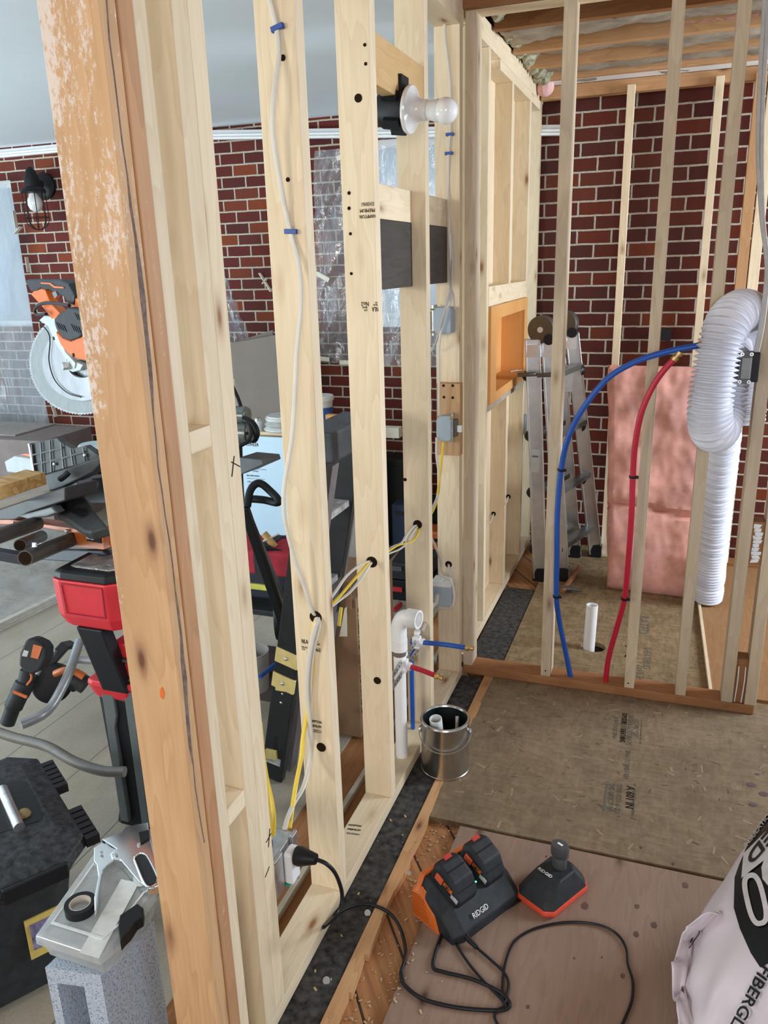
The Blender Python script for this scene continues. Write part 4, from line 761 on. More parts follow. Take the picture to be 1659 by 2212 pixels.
def charger_small():
    t = thing('battery_charger', 'small black charger with red base holding one slim battery', 'charger', floorp(1193, 1925, 0))
    o = floorp(1192, 1928, 0); u = V((.50, .86, 0)).normalized(); v = V((u.y, -u.x, 0))
    def P(a, b_, z): return o+u*a+v*b_+V((0, 0, z))
    def oc(L, W, c): return [(-L, -W+c), (-L+c, -W), (L-c, -W), (L, -W+c), (L, W-c), (L-c, W), (-L+c, W), (-L, W-c)]
    MB().loft([[P(a, b_, z) for a, b_ in oc(L, W, .02)] for L, W, z in ((.088, .062, .001), (.092, .066, .012), (.090, .064, .022))]).build('base', plain('red_orange_plastic', (.70, .08, .04), .4), t, bevel=.002)
    MB().loft([[P(a+s, b_, z) for a, b_ in oc(L, W, .02)] for L, W, z, s in ((.089, .063, .0225, 0), (.080, .055, .04, .004), (.052, .040, .072, .012), (.045, .035, .074, .014))]).build('housing', dkgrey, t, bevel=.003)
    n1 = V((P(-.07, 0, .05)-P(-.02, 0, .075)).normalized()); text('RIDGID', P(-.028, -.03, .0758), v, u, .010, paintw, t, 'logo', .045)
    b = thing('battery_pack', 'slim dark battery standing upright in the small charger', 'battery', P(.035, -.02, .07)); c = P(.028, .0, .074)
    MB().loft([[c+u*(r*math.cos(a)*1.0)+v*(r*math.sin(a)*1.25)+V((0, 0, z)) for a in (i*math.pi/12 for i in range(24))] for r, z in ((.017, 0), (.0175, .03), (.0165, .032), (.021, .038), (.0215, .062), (.019, .070))]).build('housing', plain('charcoal_battery', (.07, .07, .075), .4), b, True)
    MB().obox(c+V((0, 0, .071)), v*.008, u*.003, Z_*.0006).build('label', paintw, b)
    return t
charger_small()
cable([floorp(*p) for p in ((1135, 1938), (1095, 1962), (1055, 1985), (1020, 2003), (990, 2010), (985, 2036), (1010, 2078), (1045, 2120), (1075, 2150), (1092, 2172), (1080, 2180), (1068, 2195), (1080, 2225))], rubber, 'thin black cord running between the two chargers', .0034, 1, 'power_cord', 'cord')
cable([floorp(*p) for p in ((1026, 2044), (1058, 2072), (1088, 2100), (1099, 2125), (1094, 2155), (1088, 2170), (1085, 2140), (1088, 2100), (1098, 2060), (1115, 2030), (1150, 2008), (1200, 1995), (1250, 1992), (1300, 2000), (1335, 2020), (1353, 2050), (1357, 2085), (1367, 2120), (1365, 2160), (1350, 2200), (1335, 2230))], rubber, 'thin black charger cord curling in a wide loop on the plywood', .0034, 1, 'power_cord', 'cord')
# small floor litter
for k, (px, py, r) in enumerate(((884, 1886, .006), (794, 1972, .0085), (705, 2118, .009))):
    t = MB().cyl(floorp(px, py, -.003), floorp(px, py, .001), r, n=16).build('washer', plain('dull_zinc', (.36, .37, .35), .5, metal=.5)); tag(t, ('small grey disc by the splintered strip', 'grey disc on the tar paper edge by the thick cord', 'grey disc on the tar paper nearest the camera')[k], 'washer')
m = MB()
for k in range(260):
    t = random.random(); y = .9+1.15*t; x = random.uniform(-.61, -.50) if random.random() < .85 else random.uniform(-.75, -.4); z = .0015 if x > -.515 else (-.0205 if x > -.618 else (.001 if x > -.652 else -.004))
    a = random.random()*3; s_ = random.uniform(.0015, .005); m.obox((x, y, z+.0015), (math.cos(a)*s_, math.sin(a)*s_, .0006), (-math.sin(a)*s_*.5, math.cos(a)*s_*.5, 0), (0, 0, .0005))
o = m.build('sawdust', dustm); tag(o, 'scattered sawdust and wood chips beside the plywood', 'sawdust'); o['kind'] = 'stuff'
# knots and dark flakes of the floor sheets
knm = plain('dark_knot', (.12, .07, .05), .85, var=.3, vs=60); m = MB()
for px, py, r in ((1263, 1957, .014), (1376, 1958, .009), (1412, 1998, .012), (1480, 1912, .012), (1374, 2018, .010), (1240, 2070, .004), (1345, 2108, .008), (1385, 1830, .006), (1180, 1850, .004), (1455, 1775+90, .006), (1140, 2175, .006), (1300, 2068, .004)):
    c = floorp(px, py, .0012); m.prism([c+V((math.cos(a)*r*.7*random.uniform(.85, 1.1), math.sin(a)*r*random.uniform(.85, 1.1), 0)) for a in (i*math.pi/8 for i in range(16))], (0, 0, .0004))
kn_ = m.build('knots', knm, ply); kn_['kind'] = 'stuff'
m = MB()
for k in range(170):
    x, y = random.uniform(-.6, .9), random.uniform(2.04, 2.98); a = random.random()*3.1; L_, W_ = random.uniform(.004, .013), random.uniform(.0008, .0022)
    m.obox((x, y, .0005), (math.cos(a)*L_, math.sin(a)*L_, 0), (-math.sin(a)*W_, math.cos(a)*W_, 0), (0, 0, .0003))
fk = m.build('dark_flakes', plain('dark_flake', (.13, .085, .045), .85, var=.3), osb1); fk['kind'] = 'stuff'
m = MB()
for k in range(110):
    x, y = random.uniform(-.6, .9), random.uniform(2.04, 2.98); a = random.random()*3.1; L_, W_ = random.uniform(.008, .022), random.uniform(.002, .005)
    m.obox((x, y, .0003), (math.cos(a)*L_, math.sin(a)*L_, 0), (-math.sin(a)*W_, math.cos(a)*W_, 0), (0, 0, .0002))
fk = m.build('pale_flakes', plain('pale_flake', (.30, .225, .135), .85, var=.2), osb1); fk['kind'] = 'stuff'
for px, py, r in ((1623, 1695, .012), (1627, 1738, .010), (1650, 1715, .012), (1636, 1672, .006)):
    c = floorp(px, py, .0009); MB().prism([c+V((math.cos(a)*r*1.2, math.sin(a)*r, 0)) for a in (i*math.pi/8 for i in range(16))], (0, 0, .0003)).build('purple_stain', plain('purple_stain', (.12, .075, .075), .8), osb1)
# subfloor lettering
def ft(s, px, py, h, w_, mat=inkg): text(s, on('z', .0006, px, py), V((.02, -1, 0)), V((1, .02, 0)), h, mat, osb1, 'printing', w_)
ft('A 601 IN', 1354, 1697, .026, .115, ink); ft('STRENGTH AXIS', 1333, 1694, .017, .14); ft('THIS DIRECTION', 1318, 1691, .017, .145)
ft('SPAN 7 / 2048 / 024', 1352, 1620, .017, .17); ft('EXPOSURE 1 / SHEATHING', 1344, 1540, .020, .20, ink); ft('EXTERIOR-STRUCTURAL-TG', 1358, 1545, .018, .20); ft('1532 PERF CAT', 1370, 1553, .018, .12)
ft('24 IN FLOOR SPAN', 1328, 1548, .015, .15); ft('1 x 2 mill inspected do not', 1384, 1553, .007, .17); ft('4242 Combination', 1368, 1703, .010, .14); ft('STD', 1352, 1510, .03, .03)
ar = [on('z', .0008, 1313, 1692), on('z', .0008, 1306, 1744)]; m = MB(); m.bar(ar[0], ar[1], .007, .0006)
for s, p in ((1, ar[0]), (-1, ar[1])): m.prism([p+V((-.02, -.012*s, 0)), p+V((0, .014*s, 0)), p+V((.02, -.012*s, 0)), p+V((0, -.004*s, 0))], (0, 0, .0005))
m.build('arrow', inkg, osb1)
for s, px, py, h, w_ in (('RATED', 1382, 1330, .045, .2), ('SHEATHING', 1392, 1398, .03, .2), ('2x10 24', 1377, 1435, .03, .14)): text(s, on('z', .0006, px, py), V((.02, -1, 0)), V((1, .02, 0)), h, inkg, osb2, 'printing', w_)
# ================================================================== INSULATION BAG
ph, ti = .8014, .297
E1 = V((math.cos(ph)*math.cos(ti), math.sin(ph)*math.cos(ti), math.sin(ti))); E2 = V((-math.sin(ph), math.cos(ph), 0)); E3 = E1.cross(E2)
BC = V((.5886, 1.6837, .2565)); SA = (.60, .3404, .2565)
bag = thing('insulation_bag', 'big white and black plastic insulation bag at the lower right corner', 'bag', (BC.x, BC.y, 0))
bagw = plain('white_bag_plastic', (.63, .57, .62), .28, var=.05, vs=7); bagk = plain('black_bag_print', (.006, .006, .006), .35, spec=.25); bagg = plain('bag_white_print', (.58, .55, .56), .3)
def bwr(u, v):     # small folds
    return .006*noise.noise(V((u*3, v*5, 2)))+.0035*math.sin(u*22+4*noise.noise(V((u*2, v*2, 9))))*max(0, math.cos(v))**2
def bfn(u, v):
    a, b_ = (u-.5)*math.pi, v*2*math.pi; d = V((math.sin(a), math.cos(a)*math.cos(b_), math.cos(a)*math.sin(b_)))
    k = 1+bwr(u*3, v*6)/.3; p = BC+E1*(SA[0]*d.x*k)+E2*(SA[1]*d.y*k)+E3*(SA[2]*d.z*k); p.z = max(p.z, .003); return p
m = MB(); m.grid(bfn, 64, 96); bmesh.ops.remove_doubles(m.b, verts=m.b.verts, dist=.0004); m.build('bag_body', bagw, bag, True)
def onbag(px, py, off=.004):
    d = ray(px, py); q_ = O0-BC; g = lambda v: V((v.dot(E1)/SA[0], v.dot(E2)/SA[1], v.dot(E3)/SA[2])); D, Q = g(d), g(q_)
    A, B, Cc = D.dot(D), 2*D.dot(Q), Q.dot(Q)-1; di = max(B*B-4*A*Cc, 0); p = O0+d*((-B-math.sqrt(di))/(2*A))
    l = g(p-BC); nrm = (E1*(l.x/SA[0])+E2*(l.y/SA[1])+E3*(l.z/SA[2])).normalized(); return p+nrm*off
def bpatch(pts, mat, name, off=.006, n=4):
    b_ = bmesh.new(); f = b_.faces.new([b_.verts.new((x, y, 0)) for x, y in pts]); bmesh.ops.triangulate(b_, faces=[f])
    for _ in range(n): bmesh.ops.subdivide_edges(b_, edges=[e for e in b_.edges if e.calc_length() > 6], cuts=1, use_grid_fill=False); bmesh.ops.triangulate(b_, faces=[f for f in b_.faces if len(f.verts) > 3])
    for v in b_.verts: v.co = onbag(v.co.x, v.co.y, off)
    m = MB(); m.b.free(); m.b = b_; return m.build(name, mat, bag, True)
def btext(s, o, ex_, ey_, mat, off=.008):   # text laid on the bag's curved skin; ex_, ey_: photo-pixel vectors of the text's length and height
    cu = bpy.data.curves.new('t', 'FONT'); cu.body = s; cu.resolution_u = 3; cu.offset = .02; to = bpy.data.objects.new('t', cu); C.objects.link(to); bpy.context.view_layer.update()
    me = bpy.data.meshes.new_from_object(to.evaluated_get(bpy.context.evaluated_depsgraph_get())); bpy.data.objects.remove(to)
    xs = [v.co.x for v in me.vertices]; ys = [v.co.y for v in me.vertices]; x0, x1, y0, y1 = min(xs), max(xs), min(ys), max(ys)
    b_ = bmesh.new(); b_.from_mesh(me); bmesh.ops.triangulate(b_, faces=b_.faces)
    bmesh.ops.subdivide_edges(b_, edges=b_.edges, cuts=2)
    for v in b_.verts: a, c = (v.co.x-x0)/(x1-x0), (v.co.y-y0)/(y1-y0); v.co = onbag(o[0]+ex_[0]*a+ey_[0]*c, o[1]+ex_[1]*a+ey_[1]*c, off)
    m = MB(); m.b.free(); m.b = b_; return m.build('lettering', mat, bag, True)
bpatch([(1700, 1740), (1659, 1768), (1622, 1822), (1601, 1872), (1591, 1900), (1589, 1965), (1602, 2010), (1625, 2062), (1645, 2093), (1690, 2070), (1760, 2040), (1760, 1740)], bagk, 'black_print')
bpatch([(1680, 1790), (1659, 1803), (1612, 1850), (1607, 1903), (1659, 1862), (1680, 1845)], bagg, 'white_print', .0085, 3)
btext('ED', (1668, 1796), (-50, 62), (-14, -12) if 0 else (12, 20), bagk, .0105)
btext('30', (1702, 1925), (-78, 72), (-24, -72), bagg, .0085) if 0 else None
# a big zero, its top towards the bottom of the picture
def ringpx(cx, cy, rx, ry, rot, w_, n=40):
    out = []
    for i in range(n):
        t = 2*math.pi*i/n; c, s = math.cos(t), math.sin(t); c = math.copysign(abs(c)**.7, c); s = math.copysign(abs(s)**.7, s)
        out.append([(cx+(rx-k)*c*math.cos(rot)-(ry-k)*s*math.sin(rot), cy+(rx-k)*c*math.sin(rot)+(ry-k)*s*math.cos(rot)) for k in (0, w_)])
    return out
for cx, cy in ((1637, 1949),):
    m = MB(); R_ = ringpx(cx, cy, 23, 58, -.22, 11); O = [[m.b.verts.new(onbag(*q_, .009)) for q_ in pr] for pr in R_]
    for i in range(len(O)): j = (i+1) % len(O); m.b.faces.new([O[i][0], O[j][0], O[j][1], O[i][1]])
    m.build('lettering', bagg, bag, True)
bpatch([(1659, 1855), (1650, 1880), (1652, 1905), (1668, 1925), (1690, 1930), (1690, 1915), (1672, 1908), (1664, 1890), (1668, 1870), (1690, 1850)], bagg, 'lettering', .009, 2)
btext('FIBERGLAS', (1648, 2086), (-85, 165), (22, 16), bagk)
btext('INSULATION', (1618, 1838), (60, -80), (-6, -6), bagg, .0085)
bpatch([(1476, 2079), (1479, 2120), (1489, 2164), (1485, 2166), (1475, 2142)], bagk, 'black_print', .008, 2)
for a, b_, c, d in ((1520, 1982, 1515, 2022), (1515, 2022, 1491, 2056), (1491, 2056, 1500, 2012), (1500, 2012, 1520, 1982), (1513, 2000, 1497, 2040), (1511, 2006, 1499, 2036)): MB().tube([onbag(a, b_, .006), onbag(c, d, .006)], .0009, 5, smooth=False).build('barcode_box', bagk, bag)
inn = [(1560, 1968), (1525, 2000), (1497, 2030), (1490, 2080), (1480, 2130), (1490, 2180), (1510, 2235)]; out_ = [(1552, 1977), (1484, 1991), (1468, 2040), (1449, 2085), (1455, 2150), (1462, 2185), (1482, 2245)]
def ffn(u, v):
    t = u*(len(inn)-1); i = min(int(t), len(inn)-2); f = t-i; a = V((*inn[i], 0)).lerp(V((*inn[i+1], 0)), f); b_ = V((*out_[i], 0)).lerp(V((*out_[i+1], 0)), f)
    pa = onbag(a.x, a.y, 0); d = (pa-O0).dot(_f); return pa.lerp(dp(b_.x, b_.y, d-.02), v)+V((0, 0, .012*math.sin(u*26)*v+.008*noise.noise(V((u*9, v*3, 0)))))
MB().grid(ffn, 60, 8).build('pinched_seam', bagw, bag, True, solid=.002)
# ================================================================== LEFT ROOM: things near the camera
# cinder block
cb_ = thing('cinder_block', 'blue-grey speckled cinder block standing on end under the clear case', 'block', (-.99, 1.0, 0))
def spk():
    m, nt, b = newmat('speckled_block'); v = N(nt, 'ShaderNodeTexNoise', i_Scale=260., i_Detail=2.); nt.links.new(coords(nt, (1, 1, 1), False), v.inputs[0])
    nt.links.new(ramp(nt, v.outputs[0], [(.30, (.16, .19, .24)), (.42, (.36, .42, .50)), (.6, (.46, .52, .60))]), b.inputs['Base Color']); b.inputs['Roughness'].default_value = .9; bump(nt, b, v.outputs[0], .7, .003); return m
a, b_, c = V((-1.045, .893, .40)), V((-.931, .912, .40)), V((-.912, 1.054, .40)); d_ = a+(c-b_); e1 = (b_-a); e2 = (c-b_)
def blk(u, v, z): p = a+e1*u+e2*v; p.z = z; return p
sm = spk(); m = MB()
for u0, u1, v0, v1, z0, z1 in ((0, .17, 0, 1, .002, .40), (.66, 1, 0, 1, .002, .40), (.17, .66, 0, 1, .365, .40), (.17, .66, 0, 1, .18, .215), (.17, .66, 0, 1, .002, .035), (.17, .66, .82, 1, .035, .365)):
    m.loft([[blk(u0, v0, z), blk(u1, v0, z), blk(u1, v1, z), blk(u0, v1, z)] for z in (z0, z1)])
m.build('block_shell', sm, cb_)
# clear organizer case
ZC = .403
cs = thing('organizer_case', 'translucent plastic organizer case with a black latch on the cinder block', 'case', (-.97, 1.0, ZC))
k0 = [on('z', .462, *p) for p in ((75, 2026), (215, 2072), (262, 2032), (335, 1935), (352, 1845), (300, 1800), (214, 1830), (190, 1865))]
K = sum(k0, V())/len(k0)
def rg(s, z): return [V(((p.x-K.x)*s+K.x, (p.y-K.y)*s+K.y, z)) for p in k0]
MB().loft([rg(.88, ZC+.001), rg(.93, .445)]).build('tray', casem, cs, bevel=.004)
MB().loft([rg(1, .4455), rg(1.0, .462), rg(.97, .468)]).build('lid', casem, cs, bevel=.003)
m = MB(); r0, r1 = rg(.80, .4705), rg(.765, .4705); n_ = len(r0)
for i in range(n_): j = (i+1) % n_; m.prism([r0[i], r0[j], r1[j], r1[i]], (0, 0, .0015))
m.build('lid_ridge', plain('pale_ridge', (.72, .74, .74), .3), cs)
MB().prism([on('z', .4695, *p) for p in ((172, 2058), (214, 2070), (300, 1908), (262, 1900))], (0, 0, .0012)).build('paper_label', plain('pale_paper', (.66, .68, .66), .6), cs)
lt = [(258, 2024), (262, 1998), (300, 1972), (313, 1982), (311, 2002), (298, 2010), (284, 2032), (271, 2045), (263, 2056)]
MB().prism([on('z', .452, *p) for p in lt], (0, 0, .024)).build('latch', black, cs, bevel=.002)
for i, (x, y) in enumerate(((200, 1960), (260, 1930), (240, 2000))): MB().obox(on('z', .43, x, y), X_*.02, Y_*.025, Z_*.008).build('contents', (mgrey, plain('tan_parts', (.35, .28, .2), .7), dkgrey)[i], cs)
# tape roll and staple gun on the case
tr = thing('tape_roll', 'roll of black electrical tape on the clear case', 'tape', on('z', .469, 174, 1965))
tc_ = on('z', .478, 174, 1958); MB().ring(tc_+V((0, 0, -.009)), tc_+V((0, 0, .009)), .030, .021, 36).build('tape', rubber, tr, True); MB().ring(tc_+V((0, 0, -.0085)), tc_+V((0, 0, .0085)), .021, .0185, 36).build('core', plain('pale_core', (.5, .45, .4), .6), tr, True)
sg = thing('staple_gun', 'chrome staple gun lying on the clear case', 'tool', on('z', .469, 280, 1880))
def zp(pts, z0, h, mat, name, par, bev=.002): return MB().prism([on('z', z0, *p) for p in pts], (0, 0, h)).build(name, mat, par, bevel=bev)
zp([(204, 1842), (222, 1830), (255, 1848), (250, 1868), (236, 1878), (224, 1892), (216, 1935), (211, 1975), (206, 1985), (205, 1950), (214, 1905), (210, 1880), (204, 1872)], .474, .014, chrome, 'lever', sg)
zp([(222, 1829), (262, 1815), (272, 1802), (294, 1797), (322, 1792), (324, 1815), (333, 1850), (345, 1900), (348, 1930), (322, 1936), (302, 1922), (262, 1874), (245, 1872), (240, 1862), (254, 1850)], .471, .020, chrome, 'body', sg)
zp([(300, 1800), (322, 1795), (324, 1812), (304, 1824)], .4915, .003, black, 'nose_label', sg, 0)
zp([(290, 1850), (305, 1844), (318, 1852), (338, 1895), (336, 1908), (322, 1914), (312, 1904)], .4913, .0015, dkgrey, 'grip_opening', sg, 0)
m = MB(); m.tube([on('z', .493, *p) for p in ((290, 1852), (304, 1843), (319, 1852), (340, 1895), (338, 1908), (322, 1916), (310, 1904), (290, 1856))], .0022, 8, sub=5); m.build('grip_rim', chrome, sg, True)
for p in ((219, 1843), (251, 1848), (300, 1825), (330, 1921)): c = on('z', .4915, *p); MB().cyl(c, c+V((0, 0, .003)), .0035, n=14).build('rivet', steel, sg)
# rolling tool box
tb = thing('tool_box', 'black rolling tool box with a grey grab bar at the lower left', 'tool box', (-1.6, 1.2, 0))
ZT = .40; Cn = on('z', ZT, 172, 1819); Cr = on('z', ZT, 221, 1830); Fr = on('z', ZT, 86, 1613); gd = (Fr-Cr).normalized(); fd = V((gd.y, -gd.x, 0)); fd = fd if fd.y < 0 else -fd
Lr, Lf = .50, .60
def TB(f, g, z, ins=0): return V((Cn.x, Cn.y, 0))+fd*(f)+gd*(g)+V((0, 0, z))
def oct_(f0, f1, g0, g1, c, z): return [TB(f0+c, g0, z), TB(f1-c, g0, z), TB(f1, g0+c, z), TB(f1, g1-c, z), TB(f1-c, g1, z), TB(f0+c, g1, z), TB(f0, g1-c, z), TB(f0, g0+c, z)]
MB().loft([oct_(.07, Lf, .04, Lr-.02, .03, .02), oct_(.02, Lf, .0, Lr, .05, .30), oct_(-.02, Lf, -.02, Lr, .06, .355)]).build('tub', dkgrey, tb, bevel=.006)
MB().loft([oct_(-.025, Lf, -.025, Lr, .06, .357), oct_(-.02, Lf, -.02, Lr, .06, .385), oct_(.03, Lf, .035, Lr-.04, .05, .402)]).build('lid', plain('scuffed_black_lid', (.027, .03, .034), .55, spec=.3, var=.8, vs=60, bmp=.3), tb, bevel=.005)
MB().prism([on('z', ZT+.002, *p) for p in ((-60, 1735), (-10, 1700), (40, 1686), (58, 1690), (80, 1730), (93, 1765), (90, 1772), (0, 1800), (-60, 1820))], (0, 0, .0012)).build('lid_well', rubber, tb)
MB().cyl(on('z', ZT+.012, 5, 1705), on('z', ZT+.012, 42, 1788), .013, n=18).build('grab_bar', steel, tb, True)
MB().sphere(on('z', ZT, 52, 1762), .018, 10).build('sponge_scrap', plain('tan_sponge', (.28, .21, .10), .95, bmp=1), tb)
for f in (.04, .30): MB().obox(TB(f+.07, -.028, .365), fd*.07, gd*.006, Z_*.02).build('handle_recess', rubber, tb, bevel=.003) if f < .1 else None
for g in (.03, .28):
    m = MB()
    for k in range(6): m.obox(TB(-.035, g+k*.024, .372-.0*k), fd*.016, gd*.009, Z_*.012)
    m.build('hinge_ribs', rubber, tb)
MB().obox(TB(.10, .004, .20), fd*.045, gd*.002, Z_*.055).build('label', plain('yellow_label', (.60, .45, .12), .5), tb); MB().obox(TB(.10, .001, .205), fd*.036, gd*.002, Z_*.035).build('label_picture', plain('violet_label', (.16, .14, .25), .5, var=.8, vs=60), tb)
# grey stand tubes near it
def tubes(name, label, cat, pts, r, mat, n=16, sub=8): return tag(MB().tube(pts, r, n, sub=sub).build(name, mat, smooth=True), label, cat)
tubes('stand_tube', 'long dark grey tube crossing behind the rolling tool box', 'tube', [dp(-60, 1560, 2.55), dp(20, 1590, 2.5), dp(100, 1612, 2.45), dp(160, 1645, 2.4), dp(220, 1665, 2.37), dp(270, 1667, 2.36)], .0155, plain('satin_grey_tube', (.19, .18, .165), .4, metal=.3))
stt = thing('tool_stand', 'bent silver-grey tube stand behind the red and black tower', 'stand', floorp(90, 1560, 0))
MB().tube([dp(172, 1385, 2.95), dp(150, 1450, 2.85), dp(132, 1490, 2.8), dp(110, 1527, 2.75), dp(85, 1548, 2.7), dp(45, 1566, 2.66)], .017, 16).build('leg_tube', plain('silver_grey_tube', (.36, .38, .40), .35, metal=.4), stt, True)
MB().tube([dp(163, 1425, 2.9), dp(210, 1428, 2.9)], .013, 12, smooth=False).build('cross_tube', MATS['silver_grey_tube'], stt, True)
MB().tube([dp(80, 1458, 2.95), dp(120, 1405, 3.0)], .008, 12, smooth=False).build('brace', MATS['silver_grey_tube'], stt, True)
# cordless tools on the floor
d1 = thing('cordless_tool', 'black and orange cordless tool standing on its nose at the far left', 'power tool', floorp(30, 1560, 0))
ex([(54, 1386), (60, 1379), (74, 1382), (90, 1390), (99, 1402), (98, 1424), (84, 1450), (68, 1458), (50, 1452), (40, 1436), (42, 1412)], dp(70, 1415, 2.775), _f, .075).build('battery_pack', dkgrey, d1, bevel=.008)
ex([(72, 1392), (91, 1397), (82, 1424), (66, 1420)], dp(80, 1410, 2.772), _f, .004).build('orange_label', orangem, d1); ex([(52, 1404), (62, 1407), (58, 1419), (47, 1417)], dp(55, 1410, 2.774), _f, .004).build('grey_label', MATS['silver_label'], d1)
MB().tube([dp(60, 1448, 2.82), dp(54, 1475, 2.82), dp(42, 1500, 2.82), dp(28, 1530, 2.83), dp(16, 1562, 2.84)], .03, 16, rf=lambda i, L: (.026, .034, .032, .026)[min(3, i//8)] if i < 33 else .02).build('body', dkgrey, d1, True)
MB().tube([dp(29, 1494, 2.785), dp(58, 1506, 2.785)], .006, 8, smooth=False).build('orange_band', orangem, d1)
MB().tube([dp(64, 1447, 2.79), dp(68, 1465, 2.79), dp(58, 1480, 2.79)], .004, 8, sub=4).build('orange_trim', orangem, d1)
d2 = thing('circular_saw', 'cordless circular saw lying on its side behind the grey tube', 'power tool', floorp(120, 1500, 0))
MB().loft([[dp(x-8, y-6, d), dp(x+10, y+5, d), dp(x+8, y+12, d+.05), dp(x-12, y+2, d+.05)] for x, y, d in ((160, 1388, 3.05), (140, 1392, 3.05), (115, 1420, 3.03), (92, 1460, 3.0), (85, 1480, 3.0))]).build('base_plate', dkgrey, d2, bevel=.004)
MB().cyl(dp(112, 1478, 2.96), dp(118, 1472, 3.06), .072, n=28).build('blade_guard', black, d2, True, bevel=.006)
MB().tube([dp(150, 1478, 2.95), dp(165, 1470, 2.95), dp(185, 1480, 2.95)], .034, 14, sub=4).build('motor', dkgrey, d2, True); MB().tube([dp(120, 1455, 2.95), dp(140, 1448, 2.93), (dp(160, 1450, 2.93)), dp(182, 1462, 2.93)], .014, 10, sub=4).build('handle', orangem, d2, True)
# red and black tower
TY = 1.64
tw = thing('work_light_tower', 'red and black portable light tower with batteries in its side, by the orange-brown post', 'work light', (-1.48, 1.76, 0))
xt0, xt1, yt0, yt1 = -1.59, -1.335, TY, 1.90
def tprism(pts, z0, z1, mat, name, s=1, bev=.004):
    cx, cy = (xt0+xt1)/2, (yt0+yt1)/2; R1 = [V((x, y, z0)) for x, y in pts]; R2 = [V(((x-cx)*s+cx, (y-cy)*s+cy, z1)) for x, y in pts]; return MB().loft([R1, R2]).build(name, mat, tw, bevel=bev)
def octg(x0, x1, y0, y1, c): return [(x0+c*.2, y0), (x1-c, y0), (x1, y0+c), (x1, y1-c), (x1-c, y1), (x0+c, y1), (x0, y1-c), (x0, y0+c*.2)]
oc_ = [(xt0+.01, yt0), (-1.425, yt0), (xt1, yt0+.075), (xt1, yt1-.05), (xt1-.05, yt1), (xt0+.05, yt1), (xt0-.025, yt1-.06), (xt0-.02, yt0+.01)]
def shr(o, k): cx, cy = (xt0+xt1)/2, (yt0+yt1)/2; return [((x-cx)*k+cx, (y-cy)*k+cy) for x, y in o]
tprism(shr(oc_, .90), .735, .742, redp, 'red_collar_floor'); m = MB(); o_, i_ = oc_, shr(oc_, .86)
m.loft([[V((x, y, z)) for x, y in shr(oc_, s)] for z, s in ((.700, .90), (.735, 1.0), (.845, 1.02))]); m.build('red_collar', redp, tw, bevel=.004)
MB().loft([[V((x, y, z)) for x, y in shr(oc_, s)] for z, s in ((.846, .99), (.865, .97), (.872, .90))]).build('top_frame', black, tw, bevel=.003)
MB().loft([[V((x, y, z)) for x, y in shr(oc_, s)] for z, s in ((.8725, .74), (.8755, .72))]).build('light_lens', lensm, tw)
p_a, p_b, p_c, p_d = V((xt0+.022, TY-.0035, .745)), V((-1.437, TY-.0035, .745)), V((-1.434, TY-.0045, .835)), V((xt0+.018, TY-.0045, .835))
m = MB()
for a, b_ in ((p_a, p_b), (p_b, p_c), (p_c, p_d), (p_d, p_a)): m.bar(a, b_, .003, .002, (0, 1, 0))
m.build('panel_groove', plain('deep_red', (.30, .01, .03), .5), tw)
m = MB()
for k in range(5): m.lathe((xt1+.004, TY+.05+k*.04, .775), (0, 0, 1), [(.004, 0), (.015, .05), (.017, .055)], 12)
m.build('light_cones', chrome, tw, True); MB().box((xt1-.03, TY+.03, .765), (xt1+.0035, yt1-.03, .842)).build('light_bay', black, tw)
for x0, x1, tx0, tx1 in ((xt0+.035, xt0+.125, xt0+.075, xt0+.165),):
    MB().loft([[V((x0, TY+.006, .70)), V((x1, TY+.006, .70)), V((x1, TY+.05, .70)), V((x0, TY+.05, .70))], [V((tx0, TY+.03, .49)), V((tx1, TY+.03, .49)), V((tx1, TY+.07, .49)), V((tx0, TY+.07, .49))]]).build('front_strut', black, tw, bevel=.005)
MB().box((xt0+.07, yt1-.06, .38), (xt1-.02, yt1-.03, .70)).build('rear_panel', black, tw)
MB().loft([[V((x, y, z)) for x, y in shr(oc_, s)] for z, s in ((.455, .66), (.50, .76), (.515, .74))]).build('red_shelf', redp, tw, bevel=.004)
for k, z in enumerate((.530, .592)):
    bb_ = MB().box((-1.478, TY+.055, z), (xt1-.02, TY+.15, z+.048)).build('battery_pack', redp, tw, bevel=.006); MB().box((-1.49, TY+.05, z+.012), (-1.455, TY+.056, z+.046)).build('battery_rail', mgrey, bb_, bevel=.004)
    MB().box((-1.485, TY+.048, z-.008), (xt1-.018, TY+.155, z-.0005)).build('battery_base', mgrey, bb_); MB().box((-1.462, TY+.0525, z+.022), (-1.445, TY+.0545, z+.028)).build('contact', brass, bb_)
MB().lathe((-1.515, TY+.08, .50), (0, 0, 1), [(.014, 0), (.014, .15), (.012, .17)], 14).build('paper_wrapped_post', white, tw, True)
MB().lathe((xt0+.135, TY+.13, .42), (0, 0, 1), [(.03, 0), (.03, .22), (.026, .26)], 18).build('center_column', white, tw, True)
MB().loft([[V((x, y, z)) for x, y in shr(oc_, s)] for z, s in ((.0, .62), (.05, .56), (.454, .62))]).build('lower_column', black, tw, bevel=.004)
gm = plain('green_grey_plastic', (.10, .115, .115), .45, var=.12)
